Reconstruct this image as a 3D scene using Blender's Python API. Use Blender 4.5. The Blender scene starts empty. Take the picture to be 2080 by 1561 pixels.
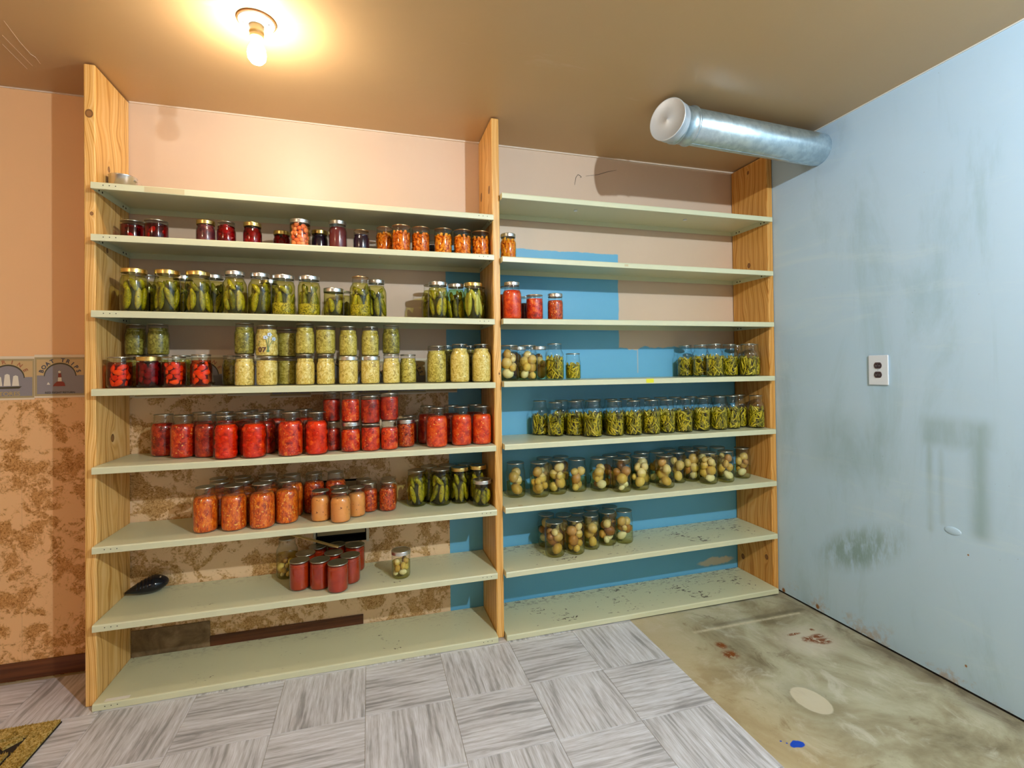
import bpy, bmesh, math, random
from mathutils import Vector, Matrix, Euler
PI = math.pi
sc = bpy.context.scene
col = sc.collection

# ------------------------------------------------------------------ camera, light, exposure
CAM = Vector((0.0, -2.2525, 1.2608))
cam_data = bpy.data.cameras.new('camera')
cam_data.sensor_width = 36.0
cam_data.lens = 1003.92 * 36.0 / 2080.0
cam_data.shift_y = -(780.5 - 739.9) / 2080.0
cam_data.clip_start = 0.05
cam = bpy.data.objects.new('camera', cam_data)
RT = Vector((0.9604696, -0.27813873, -0.01170478))
FW = Vector((0.27825773, 0.96045262, 0.01016874))
UP = Vector((0.00841357, -0.01302371, 0.99987979))
mw = Matrix((RT, UP, -FW)).transposed().to_4x4()
mw.translation = CAM
cam.matrix_world = mw
col.objects.link(cam)
sc.camera = cam

world = bpy.data.worlds.new('world')
world.use_nodes = True
world.node_tree.nodes['Background'].inputs[0].default_value = (0.9, 0.8, 0.7, 1)
world.node_tree.nodes['Background'].inputs[1].default_value = 0.05
sc.world = world
sc.view_settings.view_transform = 'Standard'
sc.view_settings.look = 'None'
sc.view_settings.gamma = 1.0
sc.view_settings.use_curve_mapping = False
sc.view_settings.exposure = 1.0
BULB_A = dict(loc=(-0.357, -0.410), power=12.2, color=(1.0, 0.86, 0.69))      # the lit bulb in view
BULB_B = dict(loc=(1.24, -2.64), power=182.0, color=(0.80, 0.925, 1.0))        # same fixture behind the camera
FILL_BULB = dict(loc=(-1.9, -2.6), power=26.0, color=(1.0, 0.78, 0.54))  # unseen warm fill lamp, added to brighten the left wall
sc.cycles.transparent_max_bounces = 24
sc.cycles.max_bounces = 10
sc.cycles.diffuse_bounces = 5
sc.cycles.glossy_bounces = 3
sc.cycles.transmission_bounces = 4
sc.cycles.caustics_reflective = False
sc.cycles.caustics_refractive = False
sc.cycles.sample_clamp_indirect = 6.0

# ------------------------------------------------------------------ node helpers
class NT:
    def __init__(s, name):
        s.mat = bpy.data.materials.new(name); s.mat.use_nodes = True
        s.nt = s.mat.node_tree
        s.b = s.nt.nodes['Principled BSDF']
        s.out = s.nt.nodes['Material Output']
        s._o = None
    def n(s, t, **kw):
        nd = s.nt.nodes.new(t)
        for k, v in kw.items():
            if k.startswith('i_'):
                s.put(nd.inputs[k[2:].replace('_', ' ')], v)
            else: setattr(nd, k, v)
        return nd
    def put(s, inp, v):
        if isinstance(v, bpy.types.NodeSocket): s.nt.links.new(v, inp)
        elif isinstance(v, (tuple, list)) and len(v) == 3 and inp.type == 'RGBA': inp.default_value = (*v, 1)
        else: inp.default_value = v
    def m(s, op, a, b=None, c=None):
        nd = s.nt.nodes.new('ShaderNodeMath'); nd.operation = op
        s.put(nd.inputs[0], a)
        if b is not None: s.put(nd.inputs[1], b)
        if c is not None: s.put(nd.inputs[2], c)
        return nd.outputs[0]
    def obj(s):
        if s._o is None: s._o = s.n('ShaderNodeTexCoord').outputs['Object']
        return s._o
    def mapv(s, scale=(1, 1, 1), loc=(0, 0, 0), rot=(0, 0, 0), src=None):
        nd = s.n('ShaderNodeMapping'); s.put(nd.inputs[0], src or s.obj())
        nd.inputs['Scale'].default_value = scale; nd.inputs['Location'].default_value = loc
        nd.inputs['Rotation'].default_value = rot
        return nd.outputs[0]
    def xyz(s, src=None):
        nd = s.n('ShaderNodeSeparateXYZ'); s.put(nd.inputs[0], src or s.obj())
        return nd.outputs
    def noise(s, scale=5, detail=4, rough=.55, dist=0, src=None, out='Fac'):
        nd = s.n('ShaderNodeTexNoise'); s.put(nd.inputs['Vector'], src or s.obj())
        nd.inputs['Scale'].default_value = scale; nd.inputs['Detail'].default_value = detail
        nd.inputs['Roughness'].default_value = rough; nd.inputs['Distortion'].default_value = dist
        return nd.outputs[out]
    def voro(s, scale=5, src=None, out='Distance', feature='F1'):
        nd = s.n('ShaderNodeTexVoronoi'); nd.feature = feature; s.put(nd.inputs['Vector'], src or s.obj())
        nd.inputs['Scale'].default_value = scale
        return nd.outputs[out]
    def rng(s, v, a, b, lo=0.0, hi=1.0, smooth=True):
        nd = s.n('ShaderNodeMapRange'); nd.interpolation_type = 'SMOOTHSTEP' if smooth else 'LINEAR'
        for i, x in zip(range(5), (v, a, b, lo, hi)): s.put(nd.inputs[i], x)
        return nd.outputs[0]
    def mix(s, f, a, b, mode='MIX'):
        nd = s.n('ShaderNodeMix'); nd.data_type = 'RGBA'; nd.blend_type = mode; nd.clamp_factor = True
        s.put(nd.inputs[0], f); s.put(nd.inputs[6], a); s.put(nd.inputs[7], b)
        return nd.outputs[2]
    def ramp(s, f, stops):
        nd = s.n('ShaderNodeValToRGB'); s.put(nd.inputs[0], f)
        e = nd.color_ramp.elements
        while len(e) < len(stops): e.new(0.5)
        for q, (p, c) in zip(e, stops): q.position = p; q.color = (*c, 1)
        return nd.outputs[0]
    def box(s, X, Y, x0, x1, y0, y1, soft=.01):
        a = s.m('MULTIPLY', s.rng(X, x0 - soft, x0 + soft), s.rng(X, x1 - soft, x1 + soft, 1, 0))
        b = s.m('MULTIPLY', s.rng(Y, y0 - soft, y0 + soft), s.rng(Y, y1 - soft, y1 + soft, 1, 0))
        return s.m('MULTIPLY', a, b)
    def spot(s, X, Y, cx, cy, rx, ry, soft=.3):
        dx = s.m('DIVIDE', s.m('SUBTRACT', X, cx), rx); dy = s.m('DIVIDE', s.m('SUBTRACT', Y, cy), ry)
        d = s.m('SQRT', s.m('ADD', s.m('MULTIPLY', dx, dx), s.m('MULTIPLY', dy, dy)))
        return s.rng(d, 1 - soft, 1 + soft, 1, 0)
    def bump(s, h, strength=.3, dist=.002):
        nd = s.n('ShaderNodeBump'); nd.inputs['Strength'].default_value = strength
        nd.inputs['Distance'].default_value = dist; s.put(nd.inputs['Height'], h)
        s.put(s.b.inputs['Normal'], nd.outputs[0])
    def col(s, c): s.put(s.b.inputs['Base Color'], c); return s
    def set(s, rough=None, metal=None, spec=None, coat=None):
        if rough is not None: s.put(s.b.inputs['Roughness'], rough)
        if metal is not None: s.b.inputs['Metallic'].default_value = metal
        if spec is not None: s.b.inputs['Specular IOR Level'].default_value = spec
        if coat is not None: s.b.inputs['Coat Weight'].default_value = coat
        return s
def srgb(r, g, b):
    f = lambda c: (c / 255 / 12.92) if c / 255 <= .04045 else ((c / 255 + .055) / 1.055) ** 2.4
    return (f(r), f(g), f(b))
def plain(name, c, rough=.5, metal=0, spec=.5, coat=None):
    m = NT(name); m.col(c).set(rough, metal, spec, coat); return m.mat

# ------------------------------------------------------------------ materials: setting
PEACH = (0.69, 0.52, 0.385)
BLUE = (0.145, 0.46, 0.71)
def mat_wall_back():
    t = NT('wall_paint_two_tone'); X, Y, Z = t.xyz()
    w = t.m('MULTIPLY', t.m('SUBTRACT', t.noise(9, 5, .6), .5), .05)
    X2 = t.m('ADD', X, t.m('MULTIPLY', w, .35)); Z2 = t.m('ADD', Z, t.m('MULTIPLY', w, .6)); Z3 = t.m('ADD', Z, t.m('MULTIPLY', w, 1.3))
    a = t.box(X2, Z2, .383, 1.372, -.1, 1.907, .003)
    b = t.box(X, Z3, .40, 4, -.1, 1.375, .003)
    mask = t.m('MAXIMUM', a, b)
    n1 = t.noise(2.2, 3); n2 = t.noise(60, 2)
    peach = t.mix(n1, (PEACH[0]*.95, PEACH[1]*.93, PEACH[2]*.9), (PEACH[0]*1.05, PEACH[1]*1.06, PEACH[2]*1.1))
    peach = t.mix(t.rng(X, -1.03, -1.02, 1, 0), peach, (.88, .53, .27))  # warm light cast painted into the wall left of the upright
    blue = t.mix(n1, (BLUE[0]*.9, BLUE[1]*.92, BLUE[2]*.92), (BLUE[0]*1.15, BLUE[1]*1.05, BLUE[2]*1.05))
    c = t.mix(mask, peach, blue)
    # scuffs, mould low down behind the bottom shelves
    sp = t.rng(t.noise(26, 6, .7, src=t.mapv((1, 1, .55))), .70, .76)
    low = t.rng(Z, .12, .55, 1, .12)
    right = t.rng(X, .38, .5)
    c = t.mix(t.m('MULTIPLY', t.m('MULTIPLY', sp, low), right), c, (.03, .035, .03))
    drip = t.box(X, Z, 1.487, 1.494, 1.23, 1.38, .003)
    c = t.mix(t.m('MULTIPLY', drip, .5), c, PEACH)
    peel = t.spot(X, t.m('ADD', Z3, 0), 2.0, .085, .12, .022, .2)
    c = t.mix(peel, c, (.62, .60, .52))
    t.col(c).set(.42, spec=.4); t.bump(n2, .12, .001); return t.mat
def mat_wall_right():
    t = NT('wall_paint_pale_blue'); X, Y, Z = t.xyz()
    n1 = t.noise(1.6, 5, .6); n2 = t.noise(3, 6, .65, .6, src=t.mapv((1, 1.2, .35)))
    c = t.mix(n1, (.44, .64, .83), (.54, .73, .92))
    c = t.mix(t.rng(n2, .5, .72, 0, .5), c, (.32, .50, .60))
    n4 = t.noise(2.5, 6, .7, .8, src=t.mapv((1, .5, 2.6), rot=(.5, 0, 0)))
    c = t.mix(t.rng(n4, .52, .70, 0, .35), c, (.62, .78, .88))
    grime = (.20, .32, .31); gn = t.noise(7, 5, .6, src=t.mapv((1, 1.6, .4)))
    s1 = t.box(Y, Z, -.985, -.93, .60, 1.04, .03)
    s2 = t.box(Y, Z, -1.0, -.76, .93, 1.045, .03)
    s3 = t.box(Y, Z, -.795, -.775, .58, 1.0, .012)
    s3b = t.box(Y, Z, -.835, -.82, .62, 1.0, .012)
    ra = t.mapv((1, 1, 1), rot=(math.radians(-28), 0, 0)); RX, RY, RZ = t.xyz(ra)
    d = t.m('ADD', t.m('MULTIPLY', t.m('ADD', Y, .47), .55), t.m('SUBTRACT', Z, .40))
    d2 = t.m('SUBTRACT', t.m('MULTIPLY', t.m('ADD', Y, .47), 1), t.m('MULTIPLY', t.m('SUBTRACT', Z, .40), .55))
    s4 = t.m('MULTIPLY', t.spot(d2, d, 0, 0, .22, .085, .6), t.rng(t.noise(14, 5, .7, src=t.mapv((1, 2.2, .7))), .3, .62))
    s5 = t.m('MULTIPLY', t.box(Y, Z, -.62, -.24, .75, 1.0, .08), .25)
    tot = t.m('MAXIMUM', t.m('MULTIPLY', s1, .55), t.m('MULTIPLY', s2, .45))
    tot = t.m('MAXIMUM', tot, t.m('MAXIMUM', t.m('MULTIPLY', s3, .35), t.m('MULTIPLY', s3b, .3)))
    tot = t.m('MAXIMUM', tot, s5)
    tot = t.m('MULTIPLY', tot, t.rng(gn, .25, .65, .35, 1))
    tot = t.m('MAXIMUM', tot, t.m('MULTIPLY', s4, .8))
    c = t.mix(tot, c, grime)
    # rust and dirt at the foot of the wall
    ft = t.m('MULTIPLY', t.rng(Z, .0, .13, 1, 0), t.rng(t.noise(9, 6, .7), .52, .66))
    c = t.mix(t.m('MULTIPLY', ft, .7), c, (.42, .30, .20))
    sp = t.rng(t.noise(55, 4, .6), .735, .76)
    c = t.mix(t.m('MULTIPLY', sp, .55), c, (.16, .24, .28))
    for (y, z, q) in ((-.03, .02, .010), (-.245, .028, .010), (-.915, .53, .003), (-.90, .10, .004)):
        c = t.mix(t.spot(Y, Z, y, z, q, q * 1.2, .4), c, (.30, .14, .05))
    t.col(c).set(.38, spec=.4); t.bump(t.noise(30, 3), .15, .0012); return t.mat
def mat_wallpaper():
    t = NT('sponged_wallpaper'); X, Y, Z = t.xyz()
    v = t.noise(11, 3, .55, .8); fine = t.noise(38, 4, .62, 1.9); fine2 = t.noise(75, 3, .6, 2.2)
    k = t.m('ADD', t.m('MULTIPLY', v, 1.15), t.m('MULTIPLY', fine, .55))
    f1 = t.rng(k, .82, .94)
    f2 = t.m('MULTIPLY', t.rng(k, .78, .96), t.rng(fine2, .42, .66))
    c = t.mix(t.m('MULTIPLY', f1, .72), (.83, .60, .37), (.56, .31, .09))
    c = t.mix(f2, c, (.30, .14, .03))
    swirl = t.rng(t.m('ABSOLUTE', t.m('SUBTRACT', t.noise(16, 2, .5, 2.5), .5)), .0, .018, .55, 0)
    c = t.mix(t.m('MULTIPLY', swirl, t.rng(v, .4, .55)), c, (.40, .20, .06))
    c = t.mix(t.rng(X, -1.03, -1.02, .6, 0), c, (1.0, .74, .45), 'MULTIPLY')  # same painted warm cast on the wallpaper left of the upright
    seam = t.box(X, Z, -1.385, -1.383, -1, 3, .0008)
    c = t.mix(t.m('MULTIPLY', seam, .3), c, (.4, .25, .12))
    t.col(c).set(.5, spec=.35); return t.mat
def mat_ceiling():
    t = NT('ceiling_paint_tan'); n = t.noise(1.3, 4, .6); s = t.noise(4, 5, .7, .5, src=t.mapv((.25, 1, 1), rot=(0, 0, .5)))
    c = t.mix(n, (.50, .325, .155), (.57, .385, .195))
    c = t.mix(t.rng(s, .62, .70, 0, .18), c, (.68, .52, .36))
    scr = t.rng(t.m('ABSOLUTE', t.m('SUBTRACT', t.noise(1.1, 2, .5, .2, src=t.mapv((1, .3, 1), rot=(0, 0, 1.0))), .5)), 0, .0012, .4, 0)
    t.col(c).set(.36, spec=.35); t.bump(t.noise(45, 3), .18, .001); return t.mat
def mat_tile():
    t = NT('grey_wood_grain_vinyl')
    rnd = t.n('ShaderNodeObjectInfo').outputs['Random']
    cmb = t.n('ShaderNodeCombineXYZ'); t.put(cmb.inputs[0], t.m('MULTIPLY', rnd, 17.0)); t.put(cmb.inputs[1], t.m('MULTIPLY', rnd, 31.0))
    ad = t.n('ShaderNodeVectorMath'); ad.operation = 'ADD'; t.put(ad.inputs[0], t.obj()); t.put(ad.inputs[1], cmb.outputs[0])
    p = ad.outputs[0]
    broad = t.noise(1.0, 4, .6, .5, src=t.mapv((2.6, 17, 1), src=p))
    grain = t.noise(1.0, 5, .7, .9, src=t.mapv((5, 85, 1), src=p))
    fine = t.noise(1.0, 3, .6, .2, src=t.mapv((14, 330, 1), src=p))
    ring = t.n('ShaderNodeTexWave'); ring.wave_type = 'BANDS'; ring.bands_direction = 'Y'
    t.put(ring.inputs['Vector'], t.mapv((.35, 1.6, 1), src=p)); ring.inputs['Scale'].default_value = 8
    ring.inputs['Distortion'].default_value = 9; ring.inputs['Detail'].default_value = 3; ring.inputs['Detail Scale'].default_value = 1.1
    k = t.m('ADD', t.m('MULTIPLY', broad, .6), t.m('ADD', t.m('MULTIPLY', grain, .42), t.m('MULTIPLY', ring.outputs[1], .10)))
    c = t.ramp(k, [(.36, (.27, .27, .29)), (.46, (.40, .405, .44)), (.54, (.60, .61, .66)), (.70, (.77, .79, .87))])
    c = t.mix(t.rng(fine, .35, .6, .35, 0), c, (.26, .24, .24))
    t.col(c).set(.42, spec=.35); t.bump(grain, .12, .0006); return t.mat
def mat_concrete():
    t = NT('stained_concrete'); X, Y, Z = t.xyz()
    n1 = t.noise(2.4, 6, .62, .6); n2 = t.noise(7, 7, .7, .9, src=t.mapv((1, .7, 1), rot=(0, 0, .4))); n3 = t.noise(60, 4, .7)
    c = t.ramp(n1, [(.33, (.19, .165, .10)), (.46, (.33, .305, .205)), (.56, (.43, .425, .31)), (.7, (.50, .50, .41))])
    c = t.mix(t.rng(n2, .52, .70, 0, .65), c, (.56, .56, .48))
    c = t.mix(t.rng(n2, .44, .30, 0, .8), c, (.16, .125, .07))
    c = t.mix(t.m('MULTIPLY', t.rng(X, 1.24, 1.62, 1, 0), .45), c, (.50, .36, .17))
    c = t.mix(t.rng(n3, .60, .72, 0, .35), c, (.18, .15, .10))
    c = t.mix(t.m('MULTIPLY', t.rng(X, 2.02, 2.19), t.rng(n2, .35, .6, .9, .25)), c, (.13, .105, .07))
    c = t.mix(t.m('MULTIPLY', t.box(X, Y, 1.47, 2.1, -.232, -.216, .008), t.rng(n3, .3, .6, .3, .8)), c, (.62, .57, .42))
    c = t.mix(t.m('MULTIPLY', t.box(X, Y, 1.60, 2.15, -.21, -.185, .012), .5), c, (.13, .11, .07))
    oval = t.spot(t.m('ADD', X, t.m('MULTIPLY', n3, .006)), Y, 1.592, -.762, .058, .078, .05)
    ringo = t.m('SUBTRACT', t.spot(X, Y, 1.592, -.762, .085, .11, .35), oval)
    c = t.mix(t.m('MULTIPLY', t.m('MAXIMUM', ringo, 0), .35), c, (.2, .17, .09))
    c = t.mix(t.m('MULTIPLY', oval, .8), c, (.60, .55, .42))
    c = t.mix(t.m('MULTIPLY', t.spot(X, Y, 1.93, -.44, .13, .10, .6), .6), c, (.58, .54, .46))
    rn = t.rng(t.noise(42, 5, .7, .8),   .40, .50)
    for (x, y, rx, ry) in ((1.519, -.354, .022, .026), (1.508, -.425, .036, .030), (1.935, -.433, .032, .024), (1.984, -.462, .040, .022), (1.995, -.421, .036, .016), (1.90, -.375, .04, .008), (2.02, -.37, .01, .01)):
        c = t.mix(t.m('MULTIPLY', t.spot(X, Y, x, y, rx, ry, .5), rn), c, (.20, .055, .008))
    wb = t.m('MULTIPLY', t.m('SUBTRACT', t.noise(30, 2), .5), .02)
    b = t.spot(t.m('ADD', X, wb), t.m('ADD', Y, wb), 1.360, -.920, .027, .015, .08)
    b = t.m('MAXIMUM', b, t.spot(X, Y, 1.318, -.893, .004, .003, .2))
    b = t.m('MAXIMUM', b, t.spot(X, Y, 1.33, -.906, .003, .003, .2))
    c = t.mix(b, c, (.005, .06, .50))
    t.col(c).set(t.rng(n2, .3, .7, .45, .75), spec=.35); t.bump(t.m('ADD', n2, t.m('MULTIPLY', n3, .3)), .25, .002); return t.mat
def mat_brownstone():
    t = NT('brown_stone_look_sheet'); n = t.noise(11, 6, .65, .8); n2 = t.noise(50, 4)
    c = t.ramp(n, [(.35, (.10, .06, .025)), (.55, (.20, .125, .06)), (.7, (.30, .21, .12))]); t.col(c).set(.5); t.bump(n2, .2); return t.mat
def mat_darkwood():
    t = NT('brown_baseboard_vinyl'); n = t.noise(1, 5, .65, .3, src=t.mapv((2, 60, 60)))
    c = t.ramp(n, [(.35, (.055, .014, .004)), (.6, (.13, .038, .010)), (.8, (.20, .07, .02))]); t.col(c).set(.4); return t.mat
def mat_pine(name, knots, tint=(1, 1, 1), seed=0.0):
    t = NT(name); X, Y, Z = t.xyz()
    w1 = t.noise(1.0, 3, .5, .2, src=t.mapv((3, 3, .9), loc=(seed, seed, seed)))
    pull = None
    for (ax, u, z, r) in knots:
        U = X if ax == 'x' else Y
        du = t.m('SUBTRACT', U, u); dz = t.m('MULTIPLY', t.m('SUBTRACT', Z, z), .45)
        d2 = t.m('ADD', t.m('MULTIPLY', du, du), t.m('MULTIPLY', dz, dz))
        g = t.m('DIVIDE', r * r * 2.2, t.m('ADD', d2, r * r * 1.1))
        pull = g if pull is None else t.m('ADD', pull, g)
    ph = t.m('ADD', t.m('MULTIPLY', X, 1.0), t.m('MULTIPLY', Y, .42))
    ph = t.m('ADD', ph, t.m('MULTIPLY', w1, .16))
    if pull is not None: ph = t.m('ADD', ph, t.m('MULTIPLY', pull, .010))
    s = t.m('SINE', t.m('MULTIPLY', ph, 820.0)); s2 = t.m('SINE', t.m('MULTIPLY', ph, 270.0))
    k = t.m('ADD', t.m('MULTIPLY', s, .30), t.m('ADD', t.m('MULTIPLY', s2, .25), .5))
    fib = t.noise(1, 4, .6, 0, src=t.mapv((160, 160, 4)))
    k = t.m('ADD', k, t.m('MULTIPLY', t.m('SUBTRACT', fib, .5), .5))
    A = lambda c: tuple(a * b for a, b in zip(c, tint))
    c = t.ramp(k, [(.0, A((.86, .57, .235))), (.55, A((.80, .47, .145))), (1.0, A((.58, .28, .06)))])
    big = t.noise(1.0, 2, .5, 0, src=t.mapv((5, 5, .7), loc=(seed * 3, 0, 0)))
    c = t.mix(t.rng(big, .45, .7, 0, .45), c, A((.58, .27, .06)))
    for (ax, u, z, r) in knots:
        U = X if ax == 'x' else Y
        kk = t.spot(U, Z, u, z, r, r * 1.25, .12); inner = t.spot(U, Z, u, z, r * .82, r * 1.02, .35)
        side = t.rng(Y, .0015, .003, 1, 0) if ax == 'x' else t.rng(Y, .0015, .003, 0, 1)
        c = t.mix(t.m('MULTIPLY', kk, side), c, (.07, .025, .008))
        c = t.mix(t.m('MULTIPLY', t.m('MULTIPLY', inner, side), .8), c, A((.36, .16, .05)))
    t.col(c).set(.42, spec=.4); t.bump(k, .10, .0006); return t.mat
def mat_shelf(name, rust=0.0, dirt=0.0):
    t = NT(name); X, Y, Z = t.xyz()
    n1 = t.noise(3, 4, .6)
    c = t.mix(n1, (.60, .61, .41), (.68, .69, .48))
    c = t.mix(t.rng(t.noise(18, 5, .7, .4, src=t.mapv((.4, 1, 1))), .60, .75, 0, .25), c, (.62, .56, .38))
    if rust > 0:
        a = t.noise(5, 3, .6, .3); b = t.noise(48, 5, .7, .7, src=t.mapv((.7, 1.2, 1)))
        m = t.rng(t.m('ADD', t.m('MULTIPLY', a, .8), b), 1.13 - rust * .11, 1.17 - rust * .11)
        back = t.m('MULTIPLY', t.rng(Y, .17, .27), t.rng(b, .5, .6))
        m = t.m('MAXIMUM', m, t.m('MULTIPLY', back, rust * .8))
        m = t.m('MULTIPLY', m, t.rng(Y, -.012, .01, .0, 1))
        c = t.mix(m, c, (.075, .040, .022))
    chip = t.rng(t.noise(34, 5, .7, .5, src=t.mapv((.5, 1, 1), loc=(dirt, dirt, 0))), .755, .775)
    c = t.mix(t.m('MULTIPLY', chip, .75), c, (.18, .13, .08))
    t.col(c).set(.36, spec=.45); t.bump(n1, .03); return t.mat
def mat_galv(name='galvanised_steel'):
    t = NT(name); v = t.voro(55, out='Color'); n = t.noise(6, 4, .6, .3); n2 = t.noise(28, 5, .6)
    c = t.mix(t.rng(n2, .35, .65), (.44, .57, .65), (.60, .73, .80))
    t.col(c).set(t.rng(n, .3, .7, .30, .44), metal=.85); return t.mat

# ------------------------------------------------------------------ materials: jars
def glass(name, tint, edge, spec=1.0):
    m = bpy.data.materials.new(name); m.use_nodes = True; nt = m.node_tree
    for n in list(nt.nodes):
        if n.type != 'OUTPUT_MATERIAL': nt.nodes.remove(n)
    out = nt.nodes['Material Output']
    lw = nt.nodes.new('ShaderNodeLayerWeight'); lw.inputs['Blend'].default_value = .35
    pw = nt.nodes.new('ShaderNodeMath'); pw.operation = 'POWER'; pw.inputs[1].default_value = 2.2
    nt.links.new(lw.outputs['Facing'], pw.inputs[0])
    mx = nt.nodes.new('ShaderNodeMix'); mx.data_type = 'RGBA'
    mx.inputs[6].default_value = (*tint, 1); mx.inputs[7].default_value = (*edge, 1)
    nt.links.new(pw.outputs[0], mx.inputs[0])
    tr = nt.nodes.new('ShaderNodeBsdfTransparent'); nt.links.new(mx.outputs[2], tr.inputs[0])
    gl = nt.nodes.new('ShaderNodeBsdfGlossy'); gl.inputs['Roughness'].default_value = .085; gl.inputs['Color'].default_value = (1, 1, 1, 1)
    fr = nt.nodes.new('ShaderNodeFresnel'); fr.inputs['IOR'].default_value = 1.5
    sc_ = nt.nodes.new('ShaderNodeMath'); sc_.operation = 'MULTIPLY'; sc_.inputs[1].default_value = spec
    ge = nt.nodes.new('ShaderNodeNewGeometry'); iv = nt.nodes.new('ShaderNodeMath'); iv.operation = 'SUBTRACT'; iv.inputs[0].default_value = spec
    mb = nt.nodes.new('ShaderNodeMath'); mb.operation = 'MULTIPLY'; mb.inputs[1].default_value = spec
    nt.links.new(ge.outputs['Backfacing'], mb.inputs[0]); nt.links.new(mb.outputs[0], iv.inputs[1]); nt.links.new(iv.outputs[0], sc_.inputs[1])
    nt.links.new(fr.outputs[0], sc_.inputs[0])
    ms = nt.nodes.new('ShaderNodeMixShader'); nt.links.new(sc_.outputs[0], ms.inputs[0])
    nt.links.new(tr.outputs[0], ms.inputs[1]); nt.links.new(gl.outputs[0], ms.inputs[2])
    nt.links.new(ms.outputs[0], out.inputs[0])
    return m
def mat_fill(name, stops, scale=40, specks=None, speck_t=.70, speck_scale=150, stretch=(1, 1, 1), rough=.35, dist=.5, bump=.25):
    t = NT(name)
    rnd = t.n('ShaderNodeObjectInfo').outputs['Random']
    cmb = t.n('ShaderNodeCombineXYZ'); t.put(cmb.inputs[2], t.m('MULTIPLY', rnd, 9.0))
    ad = t.n('ShaderNodeVectorMath'); ad.operation = 'ADD'; t.put(ad.inputs[0], t.obj()); t.put(ad.inputs[1], cmb.outputs[0])
    p = t.mapv(stretch, src=ad.outputs[0])
    n = t.noise(scale, 5, .65, dist, src=p)
    c = t.ramp(n, stops)
    if specks:
        s = t.noise(speck_scale, 2, .5, .3, src=ad.outputs[0])
        c = t.mix(t.rng(s, speck_t - .03, speck_t), c, specks)
    t.col(c).set(rough, spec=.4); t.bump(n, bump, .002); return t.mat
M = {}
M['glass'] = glass('clear_jar_glass', (.965, .98, .975), (.38, .44, .42), 1.0)
M['brine'] = glass('pickle_brine', (.93, .91, .55), (.48, .44, .10), .0)
M['bean_brine'] = glass('bean_brine', (.95, .93, .62), (.52, .48, .14), .0)
M['potato_brine'] = glass('cloudy_potato_water', (.96, .92, .68), (.62, .56, .26), .0)
M['red_syrup'] = glass('red_syrup', (.96, .42, .22), (.40, .04, .03), .0)
M['pale_syrup'] = glass('carrot_water', (.96, .84, .60), (.72, .45, .15), .0)
M['purple_syrup'] = glass('purple_syrup', (.60, .08, .12), (.16, .01, .04), .0)
M['tomato'] = mat_fill('tomato_fill', [(.34, (.20, .003, .001)), (.46, (.56, .016, .002)), (.56, (.76, .055, .004)), (.72, (.90, .24, .02))], 44, (.95, .58, .12), .70)
M['tomatoshade'] = mat_fill('shaded_tomato_fill', [(.34, (.11, .002, .001)), (.48, (.36, .010, .002)), (.60, (.56, .035, .004)), (.76, (.74, .16, .015))], 44, (.82, .42, .08), .71)  # tomato fill with the shade of the rear jars painted in
M['sauce'] = mat_fill('tomato_sauce_fill', [(.36, (.42, .012, .001)), (.5, (.74, .045, .003)), (.66, (.88, .13, .008))], 36, (.92, .50, .10), .70)
M['orange'] = mat_fill('orange_tomato_sauce_fill', [(.36, (.34, .028, .002)), (.48, (.70, .095, .004)), (.64, (.90, .22, .008))], 80, (.93, .52, .08), .66, stretch=(1, 1, .5))
M['pink'] = mat_fill('cream_tomato_sauce_fill', [(.3, (.74, .25, .055)), (.6, (.86, .34, .08)), (.8, (.90, .44, .14))], 9, (.22, .05, .01), .70, 95, bump=.05)
M['salsa'] = mat_fill('salsa_fill', [(.34, (.12, .004, .001)), (.46, (.42, .025, .002)), (.58, (.68, .09, .006)), (.74, (.80, .32, .03))], 85, (.88, .52, .12), .68)
M['jelly'] = mat_fill('red_sauce_fill', [(.3, (.28, .014, .002)), (.6, (.42, .032, .003)), (.8, (.54, .07, .006))], 18, rough=.2, bump=.04)
M['kraut'] = mat_fill('sauerkraut_fill', [(.32, (.34, .20, .02)), (.43, (.68, .47, .08)), (.54, (.86, .66, .18)), (.68, (.95, .84, .42))], 75, (.34, .20, .05), .73, 120, stretch=(1, 1, .8), dist=1.4)
M['relish'] = mat_fill('shaded_green_relish_fill', [(.34, (.08, .065, .006)), (.5, (.26, .22, .022)), (.66, (.50, .44, .08))], 70, (.58, .50, .22), .72, 120, dist=1.0)  # relish green, with shade on the rear jars painted in
M['kraut2'] = mat_fill('shaded_kraut_fill', [(.34, (.22, .15, .012)), (.47, (.50, .38, .05)), (.58, (.70, .57, .12)), (.74, (.84, .74, .30))], 75, (.30, .20, .05), .73, 120, dist=1.2)  # darker copy of the kraut fill, shade partly painted in
M['grape'] = mat_fill('dark_grape_jelly', [(.3, (.010, .006, .014)), (.7, (.03, .01, .025))], 6, rough=.15, bump=.02)
M['syrup'] = mat_fill('plum_syrup', [(.3, (.09, .012, .016)), (.7, (.16, .02, .02))], 6, rough=.2, bump=.02)
M['darkjam'] = mat_fill('dark_berry_jam', [(.35, (.03, .008, .012)), (.5, (.12, .015, .02)), (.7, (.28, .05, .03))], 45, (.35, .12, .08), .74)
def mat_lump(name, stops, scale=25, specks=None, thr=.68, rough=.4, ss=110):
    t = NT(name); rnd = t.n('ShaderNodeObjectInfo').outputs['Random']
    n = t.noise(scale, 4, .6, .4)
    k = t.m('ADD', n, t.m('MULTIPLY', t.m('SUBTRACT', rnd, .5), .35))
    c = t.ramp(k, stops)
    if specks: c = t.mix(t.rng(t.noise(ss, 3, .6), thr - .04, thr), c, specks)
    t.col(c).set(rough, spec=.5); t.bump(n, .2, .001); return t.mat
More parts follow.
